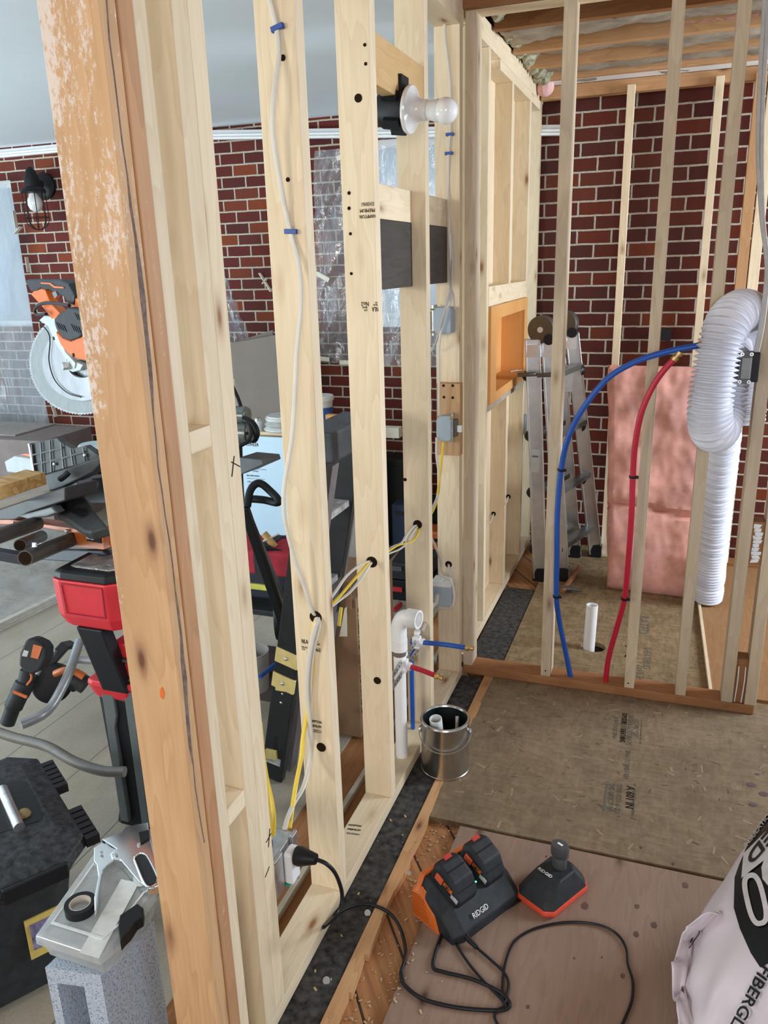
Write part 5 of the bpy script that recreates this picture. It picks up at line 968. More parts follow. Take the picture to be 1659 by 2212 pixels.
for x0 in (xt0+.062, xt0+.142):
    m = MB(); m.loft([[V((x0+dx, TY+dy+.04, z)) for dx, dy in ((0, 0), (w_, 0), (w_, .03), (0, .03))] for z, w_, dx, dy in ((.02, .03, 0, .04), (.10, .03, .0, .02), (.36, .03, -.002, .012), (.40, .042, -.006, 0), (.475, .042, -.004, 0), (.49, .034, .0, .012))]); m.build('folded_leg', gm, tw, bevel=.003)
    m = MB()
    for k in range(5): m.box((x0+.004, TY+.050, .06+k*.062), (x0+.025, TY+.0535, .11+k*.062))
    m.build('leg_slots', rubber, tw)
# ================================================================== MITER SAW on its stand
SN = V((.55, .835, 0)).normalized(); SO = dp(170, 790, 2.62)
ms = thing('miter_saw', 'black and orange miter saw with its blade raised, partly behind the old post', 'saw', (SO.x, SO.y, .86))
def sx(pts, off, th, mat, name, bev=.003, par=None): return ex(pts, SO+SN*off, SN, th).build(name, mat, par or ms, bevel=bev)
cx, cy, r = 176, 782, 113
bl_ = [(cx+r*math.cos(a)+(-1.2 if k % 2 else 1.2)*math.cos(a), cy+r*math.sin(a)+(-1.2 if k % 2 else 1.2)*math.sin(a)) for k, a in ((k, k*2*math.pi/216) for k in range(216))]
sx(bl_, .02, .0025, steel, 'blade', 0)
sx([(cx+r*.97*math.cos(a), cy+r*.97*math.sin(a)) for a in (math.radians(t) for t in range(70, 292, 6))]+[(cx+r*.66*math.cos(a), cy+r*.66*math.sin(a)) for a in (math.radians(t) for t in range(286, 64, -6))], .008, .008, plain('grey_blade_guard', (.36, .40, .40), .35, metal=.5), 'lower_guard', .001)
sx([(cx+r*.75*math.cos(a), cy+r*.75*math.sin(a)) for a in (math.radians(t) for t in range(60, 262, 6))]+[(cx+r*.3*math.cos(a), cy+r*.3*math.sin(a)) for a in (math.radians(t) for t in range(250, 50, -10))], -.004, .010, alu, 'upper_guard', .002)
sx([(66, 636), (74, 628), (112, 672), (122, 682), (112, 690), (92, 664)], -.02, .05, orange, 'frame_arm', .004)
sx([(66, 636), (74, 626), (95, 622), (107, 653), (128, 676), (118, 690), (100, 668)], -.03, .03, orange, 'frame_arm', .004)
hnd = sx([(53, 606), (62, 603), (130, 604), (146, 612), (160, 638), (158, 660), (146, 656), (138, 642), (122, 636), (108, 628), (92, 618), (78, 628), (66, 630)], -.035, .04, dkgrey, 'handle', .006)
sx([(84, 612), (112, 612), (120, 622), (92, 626)], -.0365, .003, rubber, 'handle_hollow', 0, hnd)
sx([(88, 610), (108, 611), (118, 618), (137, 620), (137, 623), (117, 622), (106, 614), (88, 613)], -.038, .002, orange, 'handle_trim', 0, hnd)
sx([(112, 632), (120, 629), (124, 638), (118, 645)], -.04, .01, chrome, 'trigger', 0)
sx([(140, 655), (160, 640), (175, 655), (178, 672), (150, 665)], -.03, .05, orange, 'frame_arm', .004)
sx([(84, 692), (95, 682), (116, 684), (118, 700), (140, 760), (162, 784), (160, 796), (138, 770), (116, 735), (104, 705)], -.018, .014, plain('cast_aluminum', (.55, .60, .60), .45, metal=.5), 'gear_housing', .002)
mcp_ = sx([(116, 692), (124, 680), (146, 664), (170, 668), (178, 690), (182, 715), (168, 730), (150, 736), (134, 730), (122, 712)], -.055, .06, dkgrey, 'motor_cap', .006)
sx([(118, 715), (134, 731), (152, 737), (168, 726), (182, 720), (190, 760), (186, 780), (165, 776), (146, 765), (130, 745)], -.045, .05, orange, 'motor_housing', .006)
for k in range(4):
    for (ax_, ay) in ((120, 696), (152, 700), (160, 676)): MB().prism([onp(SO-SN*.0565, SN, *p) for p in ((ax_+k*5, ay+k*2), (ax_+2+k*5, ay+k*2), (ax_+9+k*5, ay+15+k*2), (ax_+7+k*5, ay+15+k*2))], -SN*.001).build('vent_slot', rubber, mcp_)
c = onp(SO-SN*.02, SN, 148, 790); MB().cyl(c-SN*.02, c+SN*.015, .013, n=6).build('arbor_bolt', steel, ms); sx([(140, 780), (150, 776), (178, 788), (172, 800), (156, 804), (144, 798)], -.012, .02, MATS['cast_aluminum'], 'blade_bracket')
for px, py in ((117, 731), (159, 767)): c = onp(SO-SN*.046, SN, px, py); MB().cyl(c-SN*.003, c, .006, n=12).build('screw_hole', rubber, ms)
MB().tube([onp(SO-SN*.05, SN, *p) for p in ((150, 660), (120, 655), (90, 656), (76, 668), (80, 680), (100, 678))], .0055, 8).build('power_lead', rubber, ms, True)
MB().tube([onp(SO-SN*.01, SN, *p) for p in ((78, 682), (90, 700), (105, 720), (108, 740), (106, 780), (118, 820), (145, 848), (175, 858))], .0022, 6).build('guard_link', rubber, ms, True)
# table, fence, base
FN = V((.80, -.6, 0)).normalized()
def fx(pts, p0, n, th, mat, name, par=None, bev=.004): return ex(pts, p0, n, th).build(name, mat, par or ms, bevel=bev)
FO = dp(140, 980, 2.42)
fnc = fx([(64, 958), (122, 946), (133, 956), (155, 969), (183, 963), (196, 972), (215, 986), (215, 992), (185, 1000), (145, 1010), (78, 1031)], FO, (.35, .94, 0), .02, olive, 'fence', bev=.002)
m = MB(); q_ = FO-V((.35, .94, 0)).normalized()*.006
for a, b_ in (((68, 960), (76, 1030)), ((88, 955), (93, 1026)), ((108, 951), (112, 1020)), ((132, 957), (138, 1012)), ((153, 970), (158, 1004)), ((180, 966), (184, 996)), ((66, 984), (132, 968)), ((70, 1004), (134, 990)), ((134, 990), (182, 976))): m.tube([onp(q_, (.35, .94, 0), *a), onp(q_, (.35, .94, 0), *b_)], .003, 6, smooth=False)
m.build('fence_rib', mgrey, fnc); MB().bar(onp(q_, (.35, .94, 0), 64, 958), onp(q_, (.35, .94, 0), 77, 1031), .006, .01, (0, 1, 0)).build('fence_edge', alu, ms)
for px, py in ((118, 1003), (184, 984)): MB().sphere(onp(q_, (.35, .94, 0), px, py), .006, 8).build('screw', chrome, fnc)
fx([(76, 1032), (100, 1036), (106, 1062), (135, 1052), (200, 1020), (215, 1005), (214, 988), (150, 1010)], dp(140, 1030, 2.38), (.35, .94, 0), .05, olive, 'fence_base')
MB().tube([dp(130, 1035, 2.34), dp(140, 1028, 2.33), dp(148, 1020, 2.33)], .009, 8, sub=4).build('clamp_lever', black, ms, True)
tz = on('z', .98, 0, 0).z
def slab(pts, z, h, mat, name, par=None, bev=.004): return MB().prism([on('z', z, *p) for p in pts], (0, 0, -h)).build(name, mat, par or ms, bevel=bev)
slab([(-60, 1098), (-10, 1085), (96, 1060), (140, 1050), (110, 1062), (15, 1094), (-60, 1120)], 1.02, .004, plain('dusty_table_top', (.42, .36, .30), .6), 'table_top', bev=0)
fx([(-60, 1118), (15, 1093), (140, 1052), (140, 1082), (60, 1108), (32, 1123), (-60, 1125)], dp(60, 1095, 2.4), (.35, .94, 0), .10, plain('dark_table_casting', (.035, .033, .034), .55), 'table_casting')
fx([(165, 1036), (230, 1030), (240, 1066), (236, 1088), (196, 1088), (172, 1064)], dp(200, 1060, 2.5), (.35, .94, 0), .10, plain('blue_black_casting', (.022, .026, .036), .5), 'table_wing')
fx([(136, 1048), (165, 1036), (172, 1066), (150, 1080), (138, 1074)], dp(150, 1060, 2.42), (.35, .94, 0), .05, mgrey, 'turntable_post')
fx([(118, 1092), (160, 1068), (182, 1072), (200, 1100), (226, 1130), (230, 1138), (196, 1149), (180, 1146), (140, 1120), (118, 1104)], dp(170, 1110, 2.28), (.2, .3, -.93), .03, olive, 'miter_arm', bev=.006)
fx([(150, 1105), (172, 1096), (186, 1107), (168, 1114)], dp(168, 1105, 2.268), (.2, .3, -.93), .003, rubber, 'arm_opening', bev=0)
fx([(36, 1115), (110, 1095), (122, 1108), (100, 1118), (60, 1122)], dp(80, 1110, 2.36), (.35, .94, 0), .03, mgrey, 'base_skirt')
wb = tag(MB().bar(dp(78, 1030, 2.36), dp(-90, 1085, 2.15), .085, .038).build('wood_offcut', yelw('x'), bevel=.002), 'yellowish lumber piece lying on the saw table against the fence', 'lumber')
# stand
st_ = thing('saw_stand', 'orange and grey steel stand carrying the miter saw', 'stand', (-1.75, 1.95, 0))
OZ = dp(180, 1160, 2.36); on_ = (.30, .95, 0)
fx([(-20, 1122), (20, 1122), (150, 1140), (195, 1150), (200, 1145), (225, 1143), (238, 1150), (238, 1182), (222, 1188), (168, 1182), (160, 1152), (60, 1134), (-20, 1132)], OZ, on_, .05, orangem, 'orange_rail', st_, .002)
fx([(222, 1146), (236, 1142), (236, 1178), (224, 1184)], OZ-V(on_)*.002, on_, .004, plain('dark_orange_inside', (.25, .055, .01), .5), 'rail_end', st_, 0)
npl = fx([(184, 1151), (216, 1156), (218, 1174), (188, 1168)], OZ-V(on_)*.004, on_, .003, black, 'name_plate', st_, 0)
o0 = onp(OZ-V(on_).normalized()*.0075, on_, 187, 1164); xd = (onp(OZ, on_, 216, 1170)-onp(OZ, on_, 187, 1164)).normalized(); text('RIDGID', o0, xd, Z_, .011, paintw, npl, 'logo', .038)
def st_tube(a, b_, r, mat=plain('worn_dark_tube', (.085, .08, .072), .4, metal=.3), hollow=True):
    MB().cyl(a, b_, r, n=24).build('frame_tube', mat, st_, True)
    if hollow: d = (a-b_).normalized(); MB().cyl(a, a+d*.001, r*.86, n=24).build('tube_opening', holem, st_)
st_tube(dp(54, 1206, 2.15), dp(160, 1163, 2.42), .0215); st_tube(dp(-40, 1170, 2.1), dp(80, 1130, 2.4), .0215, hollow=False); st_tube(dp(43, 1178, 2.42), dp(90, 1158, 2.6), .019)
MB().cyl(dp(75, 1182, 2.19), dp(75, 1172, 2.19), .007, n=12).build('lock_pin', steel, st_)
MB().bar(dp(-40, 1190, 2.3), dp(60, 1208, 2.3), .03, .03).build('lower_bar', plain('dark_blue_bar', (.035, .042, .055), .5), st_, bevel=.003); fx([(60, 1208), (130, 1188), (220, 1190), (230, 1200), (180, 1215), (150, 1214)], dp(150, 1200, 2.44), on_, .02, MATS['dark_blue_bar'], 'gusset', st_)
for px, py in ((31, 1130), (145, 1147)): c = onp(OZ-V(on_)*.006, on_, px, py); MB().sphere(c, .006, 8).build('bolt', steel, st_)
for a, b_ in (((235, 1190, 2.62), (262, 1500, 2.95)),):
    p = dp(*a); e = dp(*b_); MB().cyl(p, (p.x-.15+(.4 if a[0] > 200 else 0), p.y+(.25), .0), .014, n=14).build('stand_leg', plain('worn_dark_tube2', (.12, .115, .11), .4, metal=.3), st_, True) if a[0] > 200 or a[0] < 10 else None
# grey/orange level case and cardboard boxes behind the saw
lc = thing('laser_case', 'pale grey and orange plastic tool lying behind the saw fence', 'tool', dp(50, 1010, 2.9))
fx([(9, 997), (30, 985), (75, 992), (78, 1022), (60, 1016), (50, 1024), (15, 1020)], dp(40, 1005, 2.9), (.3, .95, 0), .06, plain('pale_grey_plastic', (.34, .38, .40), .45), 'housing', lc); fx([(30, 986), (50, 980), (76, 982), (76, 992), (38, 993)], dp(50, 985, 2.895), (.3, .95, 0), .06, plain('salmon_plastic', (.62, .2, .14), .45), 'orange_top', lc)
fx([(33, 996), (72, 1000), (73, 1018), (36, 1017)], dp(50, 1005, 2.889), (.3, .95, 0), .002, mgrey, 'label', lc, 0)
def cbox(name, px, Y, z0, w_, d, h, ang, mat, label, cat, topmat=None, par=None):
    p = on('y', Y, *px); c = V((p.x, Y, z0)); e = V((math.cos(ang), math.sin(ang), 0)); f = V((-math.sin(ang), math.cos(ang), 0)); t = thing(name, label, cat, c+e*w_/2)
    MB().obox(c+e*(w_/2)+f*(d/2)+V((0, 0, h/2)), e*(w_/2), f*(d/2), Z_*(h/2)).build('box_body', mat, t, bevel=.003); return t, c, e, f
t, c, e, f = cbox('cardboard_box', (-150, 1100), 4.0, 0, on('y', 4.0, 88, 1000).x-on('y', 4.0, -150, 1100).x, .5, on('y', 4.0, 60, 955).z, .04, plain('mauve_cardboard', (.20, .165, .155), .85, vs=8), 'brown cardboard box behind the miter saw', 'box')
MB().obox(c+e*.4+f*.3+V((0, 0, on('y', 4.0, 60, 955).z+.006)), e*.36, f*.2, Z_*.005).build('top_flap', cardg, t)
c_ = dp(206, 975, 3.0); tag(MB().lathe(c_+V((0, 0, -.06)), (0, 0, 1), [(.055, 0), (.06, .07), (.063, .08), (.055, .09)], 24).build('plastic_tub', plain('pale_blue_tub', (.55, .72, .80), .4), smooth=True), 'pale blue plastic tub peeking out behind the saw fence', 'tub')
# drywall sheets on the floor with poly sheet
for k in range(3):
    z = .0+k*.0135; pA, pB = on('z', 0, 0, 1365), on('z', 0, 135, 1297); d = (pB-pA).normalized(); n = V((-d.y, d.x, 0)); pA2 = pA-d*.8-n*(-.004*k); pB2 = pB+d*.9
    o = MB().prism([pA2+Z_*z, pB2+Z_*z, pB2+n*1.1+Z_*z, pA2+n*1.1+Z_*z], (0, 0, .0125)).build('drywall_sheet', plain('pale_drywall', (.50, .47, .43), .85)); tag(o, ('bottom', 'middle', 'top')[k]+' sheet in the flat drywall stack on the far left floor', 'drywall')
def dfn(u, v):
    p = pA2.lerp(pB2, .02+u*.96)+n*(.03+v*1.0); return V((p.x, p.y, .045+.05*abs(noise.noise(V((u*7, v*5, 3))))+.10*v*abs(noise.noise(V((u*3, v*2, 8))))))
tag(MB().grid(dfn, 60, 40).build('plastic_sheet', film('dusty_poly_sheeting', (.58, .56, .53), .62, .04, (6, 6, 6), .5), smooth=True), 'crumpled milky plastic sheet over the drywall stack on the floor', 'plastic sheet')
for k in range(4): 
    tag(MB().tube([dp(60+k*18, 1165+k*6, 2.9), dp(85+k*10, 1180, 2.88), dp(95-k*14, 1190+k*3, 2.9)], .006, 8, sub=3).build('plastic_strip', white, smooth=True), ('first', 'second', 'third', 'fourth')[k]+' thin white plastic strip on the heap under the saw stand', 'strip')
# ================================================================== SEEN BETWEEN THE STUDS
# leaning drywall boards
for k, (pts, Y, lab) in enumerate(((((420, 765), (497, 742), (604, 722), (622, 1172), (440, 1185)), 4.30, 'large grey board leaning behind the white carton'), (((440, 760), (589, 713), (608, 1165), (440, 1178)), 4.40, 'second grey board just showing behind the large one'))):
    tag(ex(pts, (0, Y, 0), (0, 1, .03), .013).build('drywall_sheet', drywall), lab, 'drywall')
# toilet carton
YC = 4.05
kx0, kx1 = on('y', YC, 518, 950).x, on('y', YC, 664, 950).x; kz = on('y', YC, 560, 943).z
tcn = thing('toilet_carton', 'tall white carton with black brand lettering', 'box', ((kx0+kx1)/2, YC+.2, 0))
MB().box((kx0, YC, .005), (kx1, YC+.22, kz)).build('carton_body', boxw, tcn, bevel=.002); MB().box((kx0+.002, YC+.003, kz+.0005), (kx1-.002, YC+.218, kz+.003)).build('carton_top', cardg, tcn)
def kt(s, px, py, h, w_=None, mt=ink): text(s, on('y', YC-.001, px, py), X_, Z_, h, mt, tcn, 'printing', w_)
kt('KOHLER', 532, 963, .020, .082); kt('BOLD LOOK', 525, 952, .011, .10, inkp); kt('Kohler', 546, 1019, .011, .04, inkp); kt('la toilette la plus', 540, 1014, .009, .11, inkp)
kt('Sans obstructions', 533, 1028, .010, .085); kt('performance chasse puissante', 534, 1034, .006, .12, inkp); kt('Choix toilettes', 535, 1042, .010, .105); kt('une seule action', 536, 1048, .007, .13, inkp); kt('KOHLER', 530, 1158, .026, .09)
# things on the carton
zt = kz+.0035
def onc(px, d=.10): return on('y', YC+d, px, 945).x
tag(MB().box((onc(566), YC+.03, zt), (kx1-.01, YC+.2, zt+.018)).build('wood_offcut', pine('x')), 'short pale offcut on the white carton under the stack of lids', 'lumber')
for k in range(3):
    cxx = onc(612); tag(MB().lathe((cxx, YC+.12, zt+.019+k*.030), (0, 0, 1), [(.0, 0), (.112-.004*k, 0), (.12-.006*k, .008), (.12-.006*k, .016), (.112-.006*k, .020), (.105-.004*k, .028), (0, .028)], 36).build('bucket_cover', plain('lid_white_%d' % k, ((.62, .63, .62), (.45, .46, .44), (.66, .67, .67))[k], .35), smooth=True), ('lowest', 'middle', 'topmost')[k]+' round white bucket lid stacked on the carton', 'lid')
cn = thing('spray_can', 'small pale can standing on the white carton beside the lids', 'can', (onc(560, .06), YC+.05, zt))
MB().lathe((onc(560, .05), YC+.05, zt), (0, 0, 1), [(.0, 0), (.024, 0), (.025, .004), (.025, .075), (.022, .082)], 24).build('can_body', plain('pale_label', (.62, .66, .70), .35), cn, True); MB().lathe((onc(560, .05), YC+.05, zt+.082), (0, 0, 1), [(.021, 0), (.021, .014), (.018, .016), (0, .016)], 20).build('can_top', steel, cn, True)
# white bucket, orange panel, wax ring box, moulding piece on a low stack right of it
stk = thing('cardboard_box', 'box stack top with a white bucket behind the narrow studs', 'box', (-1.85, 4.2, 0)); MB().box((kx1+.01, 4.03, 0), (-1.62, 4.30, .765)).build('box_body', cardg, stk, bevel=.003)
bk_ = thing('bucket', 'white plastic bucket with a blue label behind the orange panel', 'bucket', (on('y', 4.35, 700, 880).x, 4.35, .77)); bx = on('y', 4.24, 694, 880).x
MB().lathe((bx, 4.24, .767), (0, 0, 1), [(.0, 0), (.055, 0), (.07, .15), (.076, .152), (.076, .175), (.072, .18)], 28).build('shell', white, bk_, True); MB().lathe((bx, 4.24, .81), (0, 0, 1), [(.0635, 0), (.0695, .07)], 28, False).build('label', plain('blue_label', (.05, .12, .45), .4), bk_, True)
tag(MB().box((on('y', 4.1, 700, 905).x, 4.12, .80), (on('y', 4.1, 775, 905).x, 4.16, .855)).build('foam_panel', kerdi), 'orange foam panel piece lying on the boxes between two studs', 'panel')
wr = thing('wax_ring_box', 'small white carton with a yellow ring printed on it', 'box', (on('y', 4.04, 735, 935).x, 4.06, .77)); a, b_ = on('y', 4.04, 700, 952), on('y', 4.04, 757, 928)
MB().box((a.x, 4.04, .767), (b_.x, 4.12, b_.z)).build('carton_body', white, wr, bevel=.001); text('NO-SEEP', (a.x+.02, 4.039, .800), X_, Z_, .010, plain('blue_ink', (.05, .1, .3), .6), wr, 'printing', .055)
cq = V((b_.x-.03, 4.0395, (b_.z+.767)/2+.002)); MB().lathe(cq, (0, -1, 0), [(.008, 0), (.022, 0), (.022, .001), (.008, .001)], 28).build('ring_print', plain('yellow_ink', (.8, .62, .03), .5), wr)
tag(MB().box(on('y', 4.2, 822, 945)-V((.1, 0, .0)), on('y', 4.2, 861, 925)+V((0, .06, 0))).build('trim_offcut', tape), 'short cream trim piece behind the stamped stud', 'trim')
# work light, hand truck, tool bag
wlt = thing('work_light', 'grey drum-shaped light head on a dark stand beside the double stud', 'work light', dp(522, 930, 3.0))
c = dp(512, 897, 2.95); MB().cyl(c-X_*.05, c+X_*.045+V((0, .0, 0)), .034, n=24).build('upper_drum', plain('greenish_metal', (.22, .25, .24), .3, metal=.7), wlt, True, bevel=.006)
c = dp(515, 935, 2.95); MB().cyl(c-X_*.05, c+X_*.05, .040, n=24).build('lower_drum', MATS['greenish_metal'], wlt, True, bevel=.006)
for px in (525, 534): MB().sphere(dp(px, 936, 2.905), .006, 8).build('drum_hole', rubber, wlt)
MB().tube([dp(527, 905, 2.9), dp(545, 915, 2.88), dp(554, 935, 2.88), dp(548, 950, 2.9), dp(540, 944, 2.9)], .013, 10, sub=5).build('guard', rubber, wlt, True)
MB().tube([dp(530, 905, 2.89), dp(542, 925, 2.87), dp(538, 950, 2.87), dp(515, 966, 2.87)], .007, 10, sub=5).build('lead', rubber, wlt, True)
MB().tube([dp(500, 830, 3.0), dp(515, 862, 2.98), dp(525, 895, 2.95)], .007, 8, sub=4).build('upper_lead', rubber, wlt, True)
MB().tube([dp(514, 960, 3.0), dp(518, 1080, 3.02), dp(528, 1300, 3.1)], .017, 10, sub=3).build('stand_post', black, wlt, True)
ex([(500, 820), (506, 818), (514, 868), (516, 900), (500, 900)], dp(508, 860, 3.02), _f, .02).build('cream_strip', tape, wlt)
sh_ = thing('shelf_bracket', 'dark wedge-shaped metal shelf poking out beside the double stud', 'shelf', dp(535, 1005, 2.9))
ex([(516, 988), (566, 993), (569, 1004), (519, 1026)], dp(540, 1005, 2.85), (.2, .95, 0), .10, ).build('shelf_plate', mgrey, sh_, bevel=.003)
ht = thing('hand_truck', 'black hand truck with a loop handle and rubber wheel behind the cable stud', 'hand truck', (-1.64, 2.95, 0))
hd_ = 2.75; MB().tube([dp(534, 1095, hd_), dp(540, 1062, hd_), dp(552, 1046, hd_), dp(566, 1046, hd_), dp(585, 1062, hd_), dp(600, 1078, hd_-.02), dp(598, 1086, hd_-.02), dp(570, 1080, hd_+.02), dp(535, 1077, hd_+.05)], .0135, 12, sub=6).build('handle', black, ht, True)
MB().bar(dp(527, 1095, hd_), dp(613, 1350, 3.0), .035, .02, (0, 1, 0)).build('side_rail', rubber, ht, bevel=.003); MB().bar(dp(536, 1110, hd_+.06), dp(626, 1330, 3.1), .018, .018, (0, 1, 0)).build('side_rail', mgrey, ht, bevel=.003)
wc = dp(612, 1322, 3.35); whl = MB().lathe(wc-V((.03, .012, 0)), (.93, .36, 0), [(.06, 0), (.115, .004), (.128, .02), (.128, .045), (.115, .06), (.06, .062)], 36).build('wheel', rubber, ht, True); MB().lathe(wc-V((.02, .01, 0)), (.93, .36, 0), [(0, .0), (.058, 0), (.058, .05), (0, .05)], 24).build('wheel_hub', mgrey, whl, True)
bgt = thing('tool_bag', 'red and black cloth tool bag heaped with hand tools', 'bag', dp(580, 1230, 3.4))
bgo = dp(585, 1200, 3.35); redf = plain('red_cloth', (.42, .02, .04), .8, var=.2); 
MB().obox(bgo, X_*.17, Y_*.10, Z_*.055).build('red_panel', redf, bgt, bevel=.015); MB().obox(bgo+V((0, .003, -.10)), X_*.175, Y_*.104, Z_*.055).build('lower_panel', plain('dark_blue_cloth', (.02, .025, .04), .85), bgt, bevel=.012); MB().obox(bgo+V((0, -.006, 0)), X_*.022, Y_*.10, Z_*.06).build('strap', plain('black_webbing', (.02, .02, .025), .8), bgt)
text('Milwaukee', bgo+V((-.135, -.102, .0)), X_, Z_, .02, paintw, bgt, 'logo', .07)
MB().obox(dp(560, 1265, 3.3), X_*.10, Y_*.02, Z_*.012).build('yellow_bundle', plain('yellow_rope', (.62, .60, .10), .6), bgt, bevel=.004)
sh2 = tag(MB().obox(dp(550, 1290, 3.45), X_*.18, Y_*.14, Z_*.012).build('cart_platform', dkgrey, bevel=.003), 'dark flat platform under the tool bag', 'platform')
def tl(name, label, cat, a, b_, r, mat): return tag(MB().tube([dp(*a), dp(*b_)], r, 10, smooth=False).build(name, mat, smooth=True), label, cat)
tl('tan_tool_handle', 'wooden tan tool handle on top of the red tool bag', 'tool', (570, 1152, 3.3), (595, 1182, 3.3), .015, plain('tan_grip', (.58, .38, .14), .5)); tl('steel_rod', 'thin pale rod lying across the tool bag', 'rod', (552, 1177, 3.28), (603, 1153, 3.3), .004, white)  # the tan rod is only a tool handle; no mallet is built
tl('pry_bar', 'black bar lying across the tool bag', 'bar', (560, 1180, 3.25), (650, 1203, 3.25), .009, black); tl('claw_hammer', 'orange-tan tool end at the right side of the tool bag', 'tool', (597, 1185, 3.3), (640, 1184, 3.3), .006, MATS['tan_grip']); tl('blue_roll', 'dark blue rolled cloth behind the tan tool handle', 'cloth', (585, 1170, 3.4), (640, 1158, 3.4), .014, plain('navy_cloth', (.012, .022, .055), .8))
tl('blue_hose', 'short blue pipe piece low behind the double stud', 'pipe', (562, 1462, 2.9), (600, 1430, 3.0), .0085, bluec)
tag(MB().lathe(dp(548, 1485, 3.1), (0, 0, 1), [(0, 0), (.06, 0), (.07, .16), (.066, .16), (.056, .01)], 24).build('bucket', plain('dull_white_bucket', (.40, .40, .38), .5), smooth=True), 'dull white bucket low behind the double stud', 'bucket')
tag(MB().obox(dp(572, 1470, 3.3), X_*.14, Y_*.1, Z_*.11).build('crate', plain('dark_crate', (.05, .03, .03), .7), bevel=.004), 'dark crate of scraps behind the ladder foot', 'crate')
# dark step ladder leaning on the backs of the studs
sl = thing('step_ladder', 'dark fiberglass step ladder with yellow brackets leaning behind the studs', 'ladder', (-1.15, 2.3, 0))
r0, r1 = on('y', 2.03, 587, 1690), on('y', 2.03, 684, 985); r0.z = max(r0.z, .01); rd = (r1-r0)
for dy, nm in ((0, 'front'), (.29, 'rear')):
    a, b_ = r0+V((0, dy, 0)), r1+V((0, dy-.02, 0)); d = (b_-a).normalized(); pz = d.cross(Y_).normalized()
    m = MB(); m.obox((a+b_)/2, d*((b_-a).length/2), pz*.036, Y_*.0035); m.obox((a+b_)/2+pz*.036+Y_*.012, d*((b_-a).length/2), pz*.003, Y_*.014); m.obox((a+b_)/2-pz*.036+Y_*.012, d*((b_-a).length/2), pz*.003, Y_*.014); m.build('side_rail', fgl, sl, bevel=.001)
a, b_ = r0+V((.03, .08, 0)), r1+V((.01, .08, -.04))
for dy in (0, .22): MB().bar(a+V((0, dy, 0)), b_+V((0, dy, 0)), .03, .05, (0, 1, 0)).build('rear_rail', plain('brown_grey_rail', (.16, .14, .14), .5), sl, bevel=.002)
for k in range(4):
    t = .10+k*.235; p = r0.lerp(r1, t)+V((-.01, .01, 0)); q_ = p+V((0, .28, 0)); MB().bar(p, q_, .075, .022).build('step', plain('spattered_step', (.34, .32, .31), .6, var=.5, vs=30), sl, bevel=.002)
    if k < 2: MB().obox(p+V((0, -.018, -.01)), X_*.02, Y_*.006, Z_*.018).build('step_bracket', yelp, sl, bevel=.002)
for t in (.418, .338):
    p = r0.lerp(r1, t); d = rd.normalized(); pz = d.cross(Y_).normalized(); MB().loft([[p+pz*s*.04+d*h-Y_*o2 for s, h in ((-1, -.03), (1, -.022), (1, .03), (-1, .022))] for o2 in (.004, .016)]).build('yellow_bracket', yelp, sl, bevel=.002); MB().sphere(p-Y_*.016, .007, 10).build('rivet', steel, sl)
for t in (.465, .30, .27): MB().sphere(r0.lerp(r1, t)-Y_*.005, .006, 10).build('rivet', steel, sl)
p = r0.lerp(r1, .15); d = rd.normalized(); pz = d.cross(Y_).normalized(); MB().obox(p-Y_*.0045, d*.11, pz*.026, Y_*.0006).build('rail_label', plain('torn_label', (.50, .52, .52), .5, var=.9, vs=40), sl); text('LADDER', p-Y_*.006-d*.09-pz*.008, d, pz*(1 if pz.z > 0 else -1)*-1 if 0 else pz, .014, ink, sl, 'label_text', .13)
MB().obox(r1+V((.01, .14, .03)), X_*.055, Y_*.17, Z_*.045).build('top_cap', plain('worn_dark_cap', (.04, .048, .06), .5, var=.5, vs=14), sl, bevel=.008)
# carton of vinyl ducting
db = thing('duct_carton', 'tall brown carton with vertical black lettering between two studs', 'box', (-1.08, 2.5, 0))
xr = on('y', 2.36, 768, 1300).x; zb = on('y', 2.36, 768, 1295).z
MB().box((xr-.20, 2.36, .001), (xr, 2.75, zb)).build('carton_body', card, db, bevel=.002); MB().obox(V((xr-.10, 2.345, zb+.02)), X_*.09, Y_*.002, Z_*.05).build('open_flap', card, db)
MB().prism([V((xr+.001, 2.40, zb)), V((xr+.001, 2.72, zb)), V((xr+.05, 2.70, zb+.07)), V((xr+.05, 2.42, zb+.07))], (.002, 0, 0)).build('open_flap', card, db)
text('FLEXIBLE VINYL DUCTING', V((xr+.001, 2.41, zb-.46)), Z_, -Y_, .035, ink, db, 'printing', .42)
tag(ex([(744, 1315), (749, 1311), (750, 1375), (733, 1375)], dp(742, 1345, 2.62), _f, .006).build('paper_scrap', tape), 'cream paper scrap in front of the ducting carton', 'paper')
tl('yellow_strap', 'short yellow strap hanging beside the ducting carton', 'strap', (737, 1312, 2.6), (732, 1352, 2.6), .006, yelc)
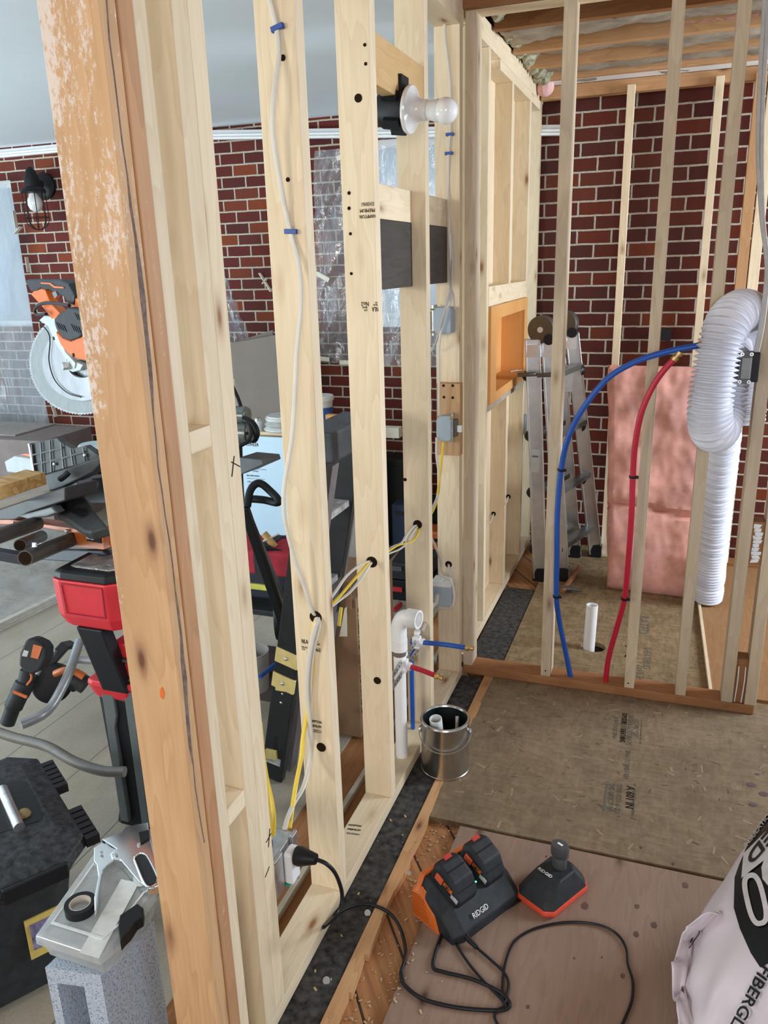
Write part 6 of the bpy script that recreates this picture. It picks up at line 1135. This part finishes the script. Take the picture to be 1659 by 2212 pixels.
# black tool cases far back between the studs
for z0_, z1_, hw, lab, mt in ((.115, .205, .17, 'upper black tool case seen left of the drain elbow', dkgrey), (.001, .112, .19, 'lower black tool case seen left of the drain elbow', black)):
    t = thing('tool_case', lab, 'tool case', (-1.27, 3.72, z0_)); MB().box((-1.27-hw, 3.59, z0_), (-1.27+hw, 3.85, z1_)).build('case_body', mt, t, bevel=.008); MB().box((-1.31, 3.583, z0_+.05), (-1.23, 3.59, z0_+.075)).build('latch', mgrey if mt is dkgrey else redp, t)
tag(MB().tube([on('z', .010, 851, 1318), on('z', .010, 866, 1304)], .010, 10, smooth=False).build('screwdriver', redp, smooth=True), 'red screwdriver handle on the floor near the drain elbow', 'tool')
for px, py, y, hw, hd__, top_, lab, mt in ((852, 1200, 4.45, .22, .10, 985, 'tall black case against the brick between the studs', black), (940, 1150, 4.60, .10, .08, 1075, 'dark teal case behind the yellow cable', plain('dark_teal_plastic', (.012, .025, .03), .5)), (938, 1192, 4.40, .09, .08, 1140, 'orange plastic case low between the last studs', orangem), (872, 1200, 4.25, .05, .06, 1085, 'dark blue cloth roll standing between the studs', MATS['navy_cloth'])):
    c = on('y', y, px, py); zt_ = on('y', y, px, top_).z; t = thing('storage_case', lab, 'case', (c.x, y, 0)); MB().box((c.x-hw, y-hd__, .002), (c.x+hw, y+hd__, zt_)).build('case_body', mt, t, bevel=.01); MB().box((c.x-hw*.5, y-hd__-.006, zt_-.06), (c.x+hw*.5, y-hd__, zt_-.04)).build('case_handle', black, t)
# small grey box and wires on the far wall studs
t = thing('outlet_box', 'small grey box on a far wall stud beside the folding ladder', 'outlet', (XC, 4.41, .77)); MB().box((XC-.02, 4.356, .74), (XC+.012, 4.39, .85)).build('shell', gboxm, t, bevel=.003); MB().cyl((XC-.01, 4.37, .85), (XC-.01, 4.37, .88), .004, n=8).build('clamp', steel, t)
fst_ = [o for o in bpy.data.objects if o.get('label') == 'pale wood sheathing behind the studs below the niche'][0]
for px, py, dx in ((1098, 1073, -10), (1066, 1110, -9)):
    c = on('y', 3.859, px, py); hs_ = [o for o in bpy.data.objects if o.get('label') == 'short stud under the orange niche'][0]; hole(hs_, (c.x, 3.86, c.z), (0, 1, 0), .012)
    cable([on('y', 3.86, px, py), on('y', 3.82, px-4, py+12), on('y', 3.80, px+dx, py+22)], romex, ('upper' if py < 1100 else 'lower')+' short white wire sticking out below the niche', .004)

# ================================================================== groups of repeats
for o in [o for o in bpy.data.objects if o.parent is None and o.get('label')]:
    n = o.name.split('.')[0]; l = o['label']; g = None
    if n == 'wall_stud': g = 'studs of the cross wall' if 'cross wall' in l and 'far wall' not in l else ('studs of the far wall' if 'far wall' in l else ('studs of the cross wall' if 'of the pair' in l else 'studs of the near wall'))
    elif n == 'furring_stud': g = 'uprights against the brick'
    elif n == 'wall_post': g = 'old post boards'
    elif n == 'ceiling_joist': g = 'ceiling joists'
    elif n == 'insulation_batt' and 'joists' in l: g = 'insulation between the ceiling joists'
    elif n == 'cable_staple': g = 'blue cable staples'
    elif n == 'bucket_cover': g = 'bucket lids on the carton'
    elif n == 'plastic_strip': g = 'plastic strips under the saw stand'
    elif n == 'washer': g = 'grey discs on the floor'
    elif n == 'battery_pack' and 'double' in l: g = 'battery packs on the double charger'
    elif n == 'drywall_sheet': g = 'flat stack of drywall' if 'stack' in l else 'leaning boards'
    elif n == 'switch_box': g = 'grey boxes on the last stud'
    elif n == 'tool_case': g = 'stacked black tool cases'
    elif n == 'water_stub': g = 'water stubs of the near wall'
    elif n == 'mounting_strap': g = 'perforated straps'
    elif n == 'subfloor_panel': g = 'subfloor boards'
    elif n == 'tar_paper_strip': g = 'tar paper strips'
    if g: o['group'] = g
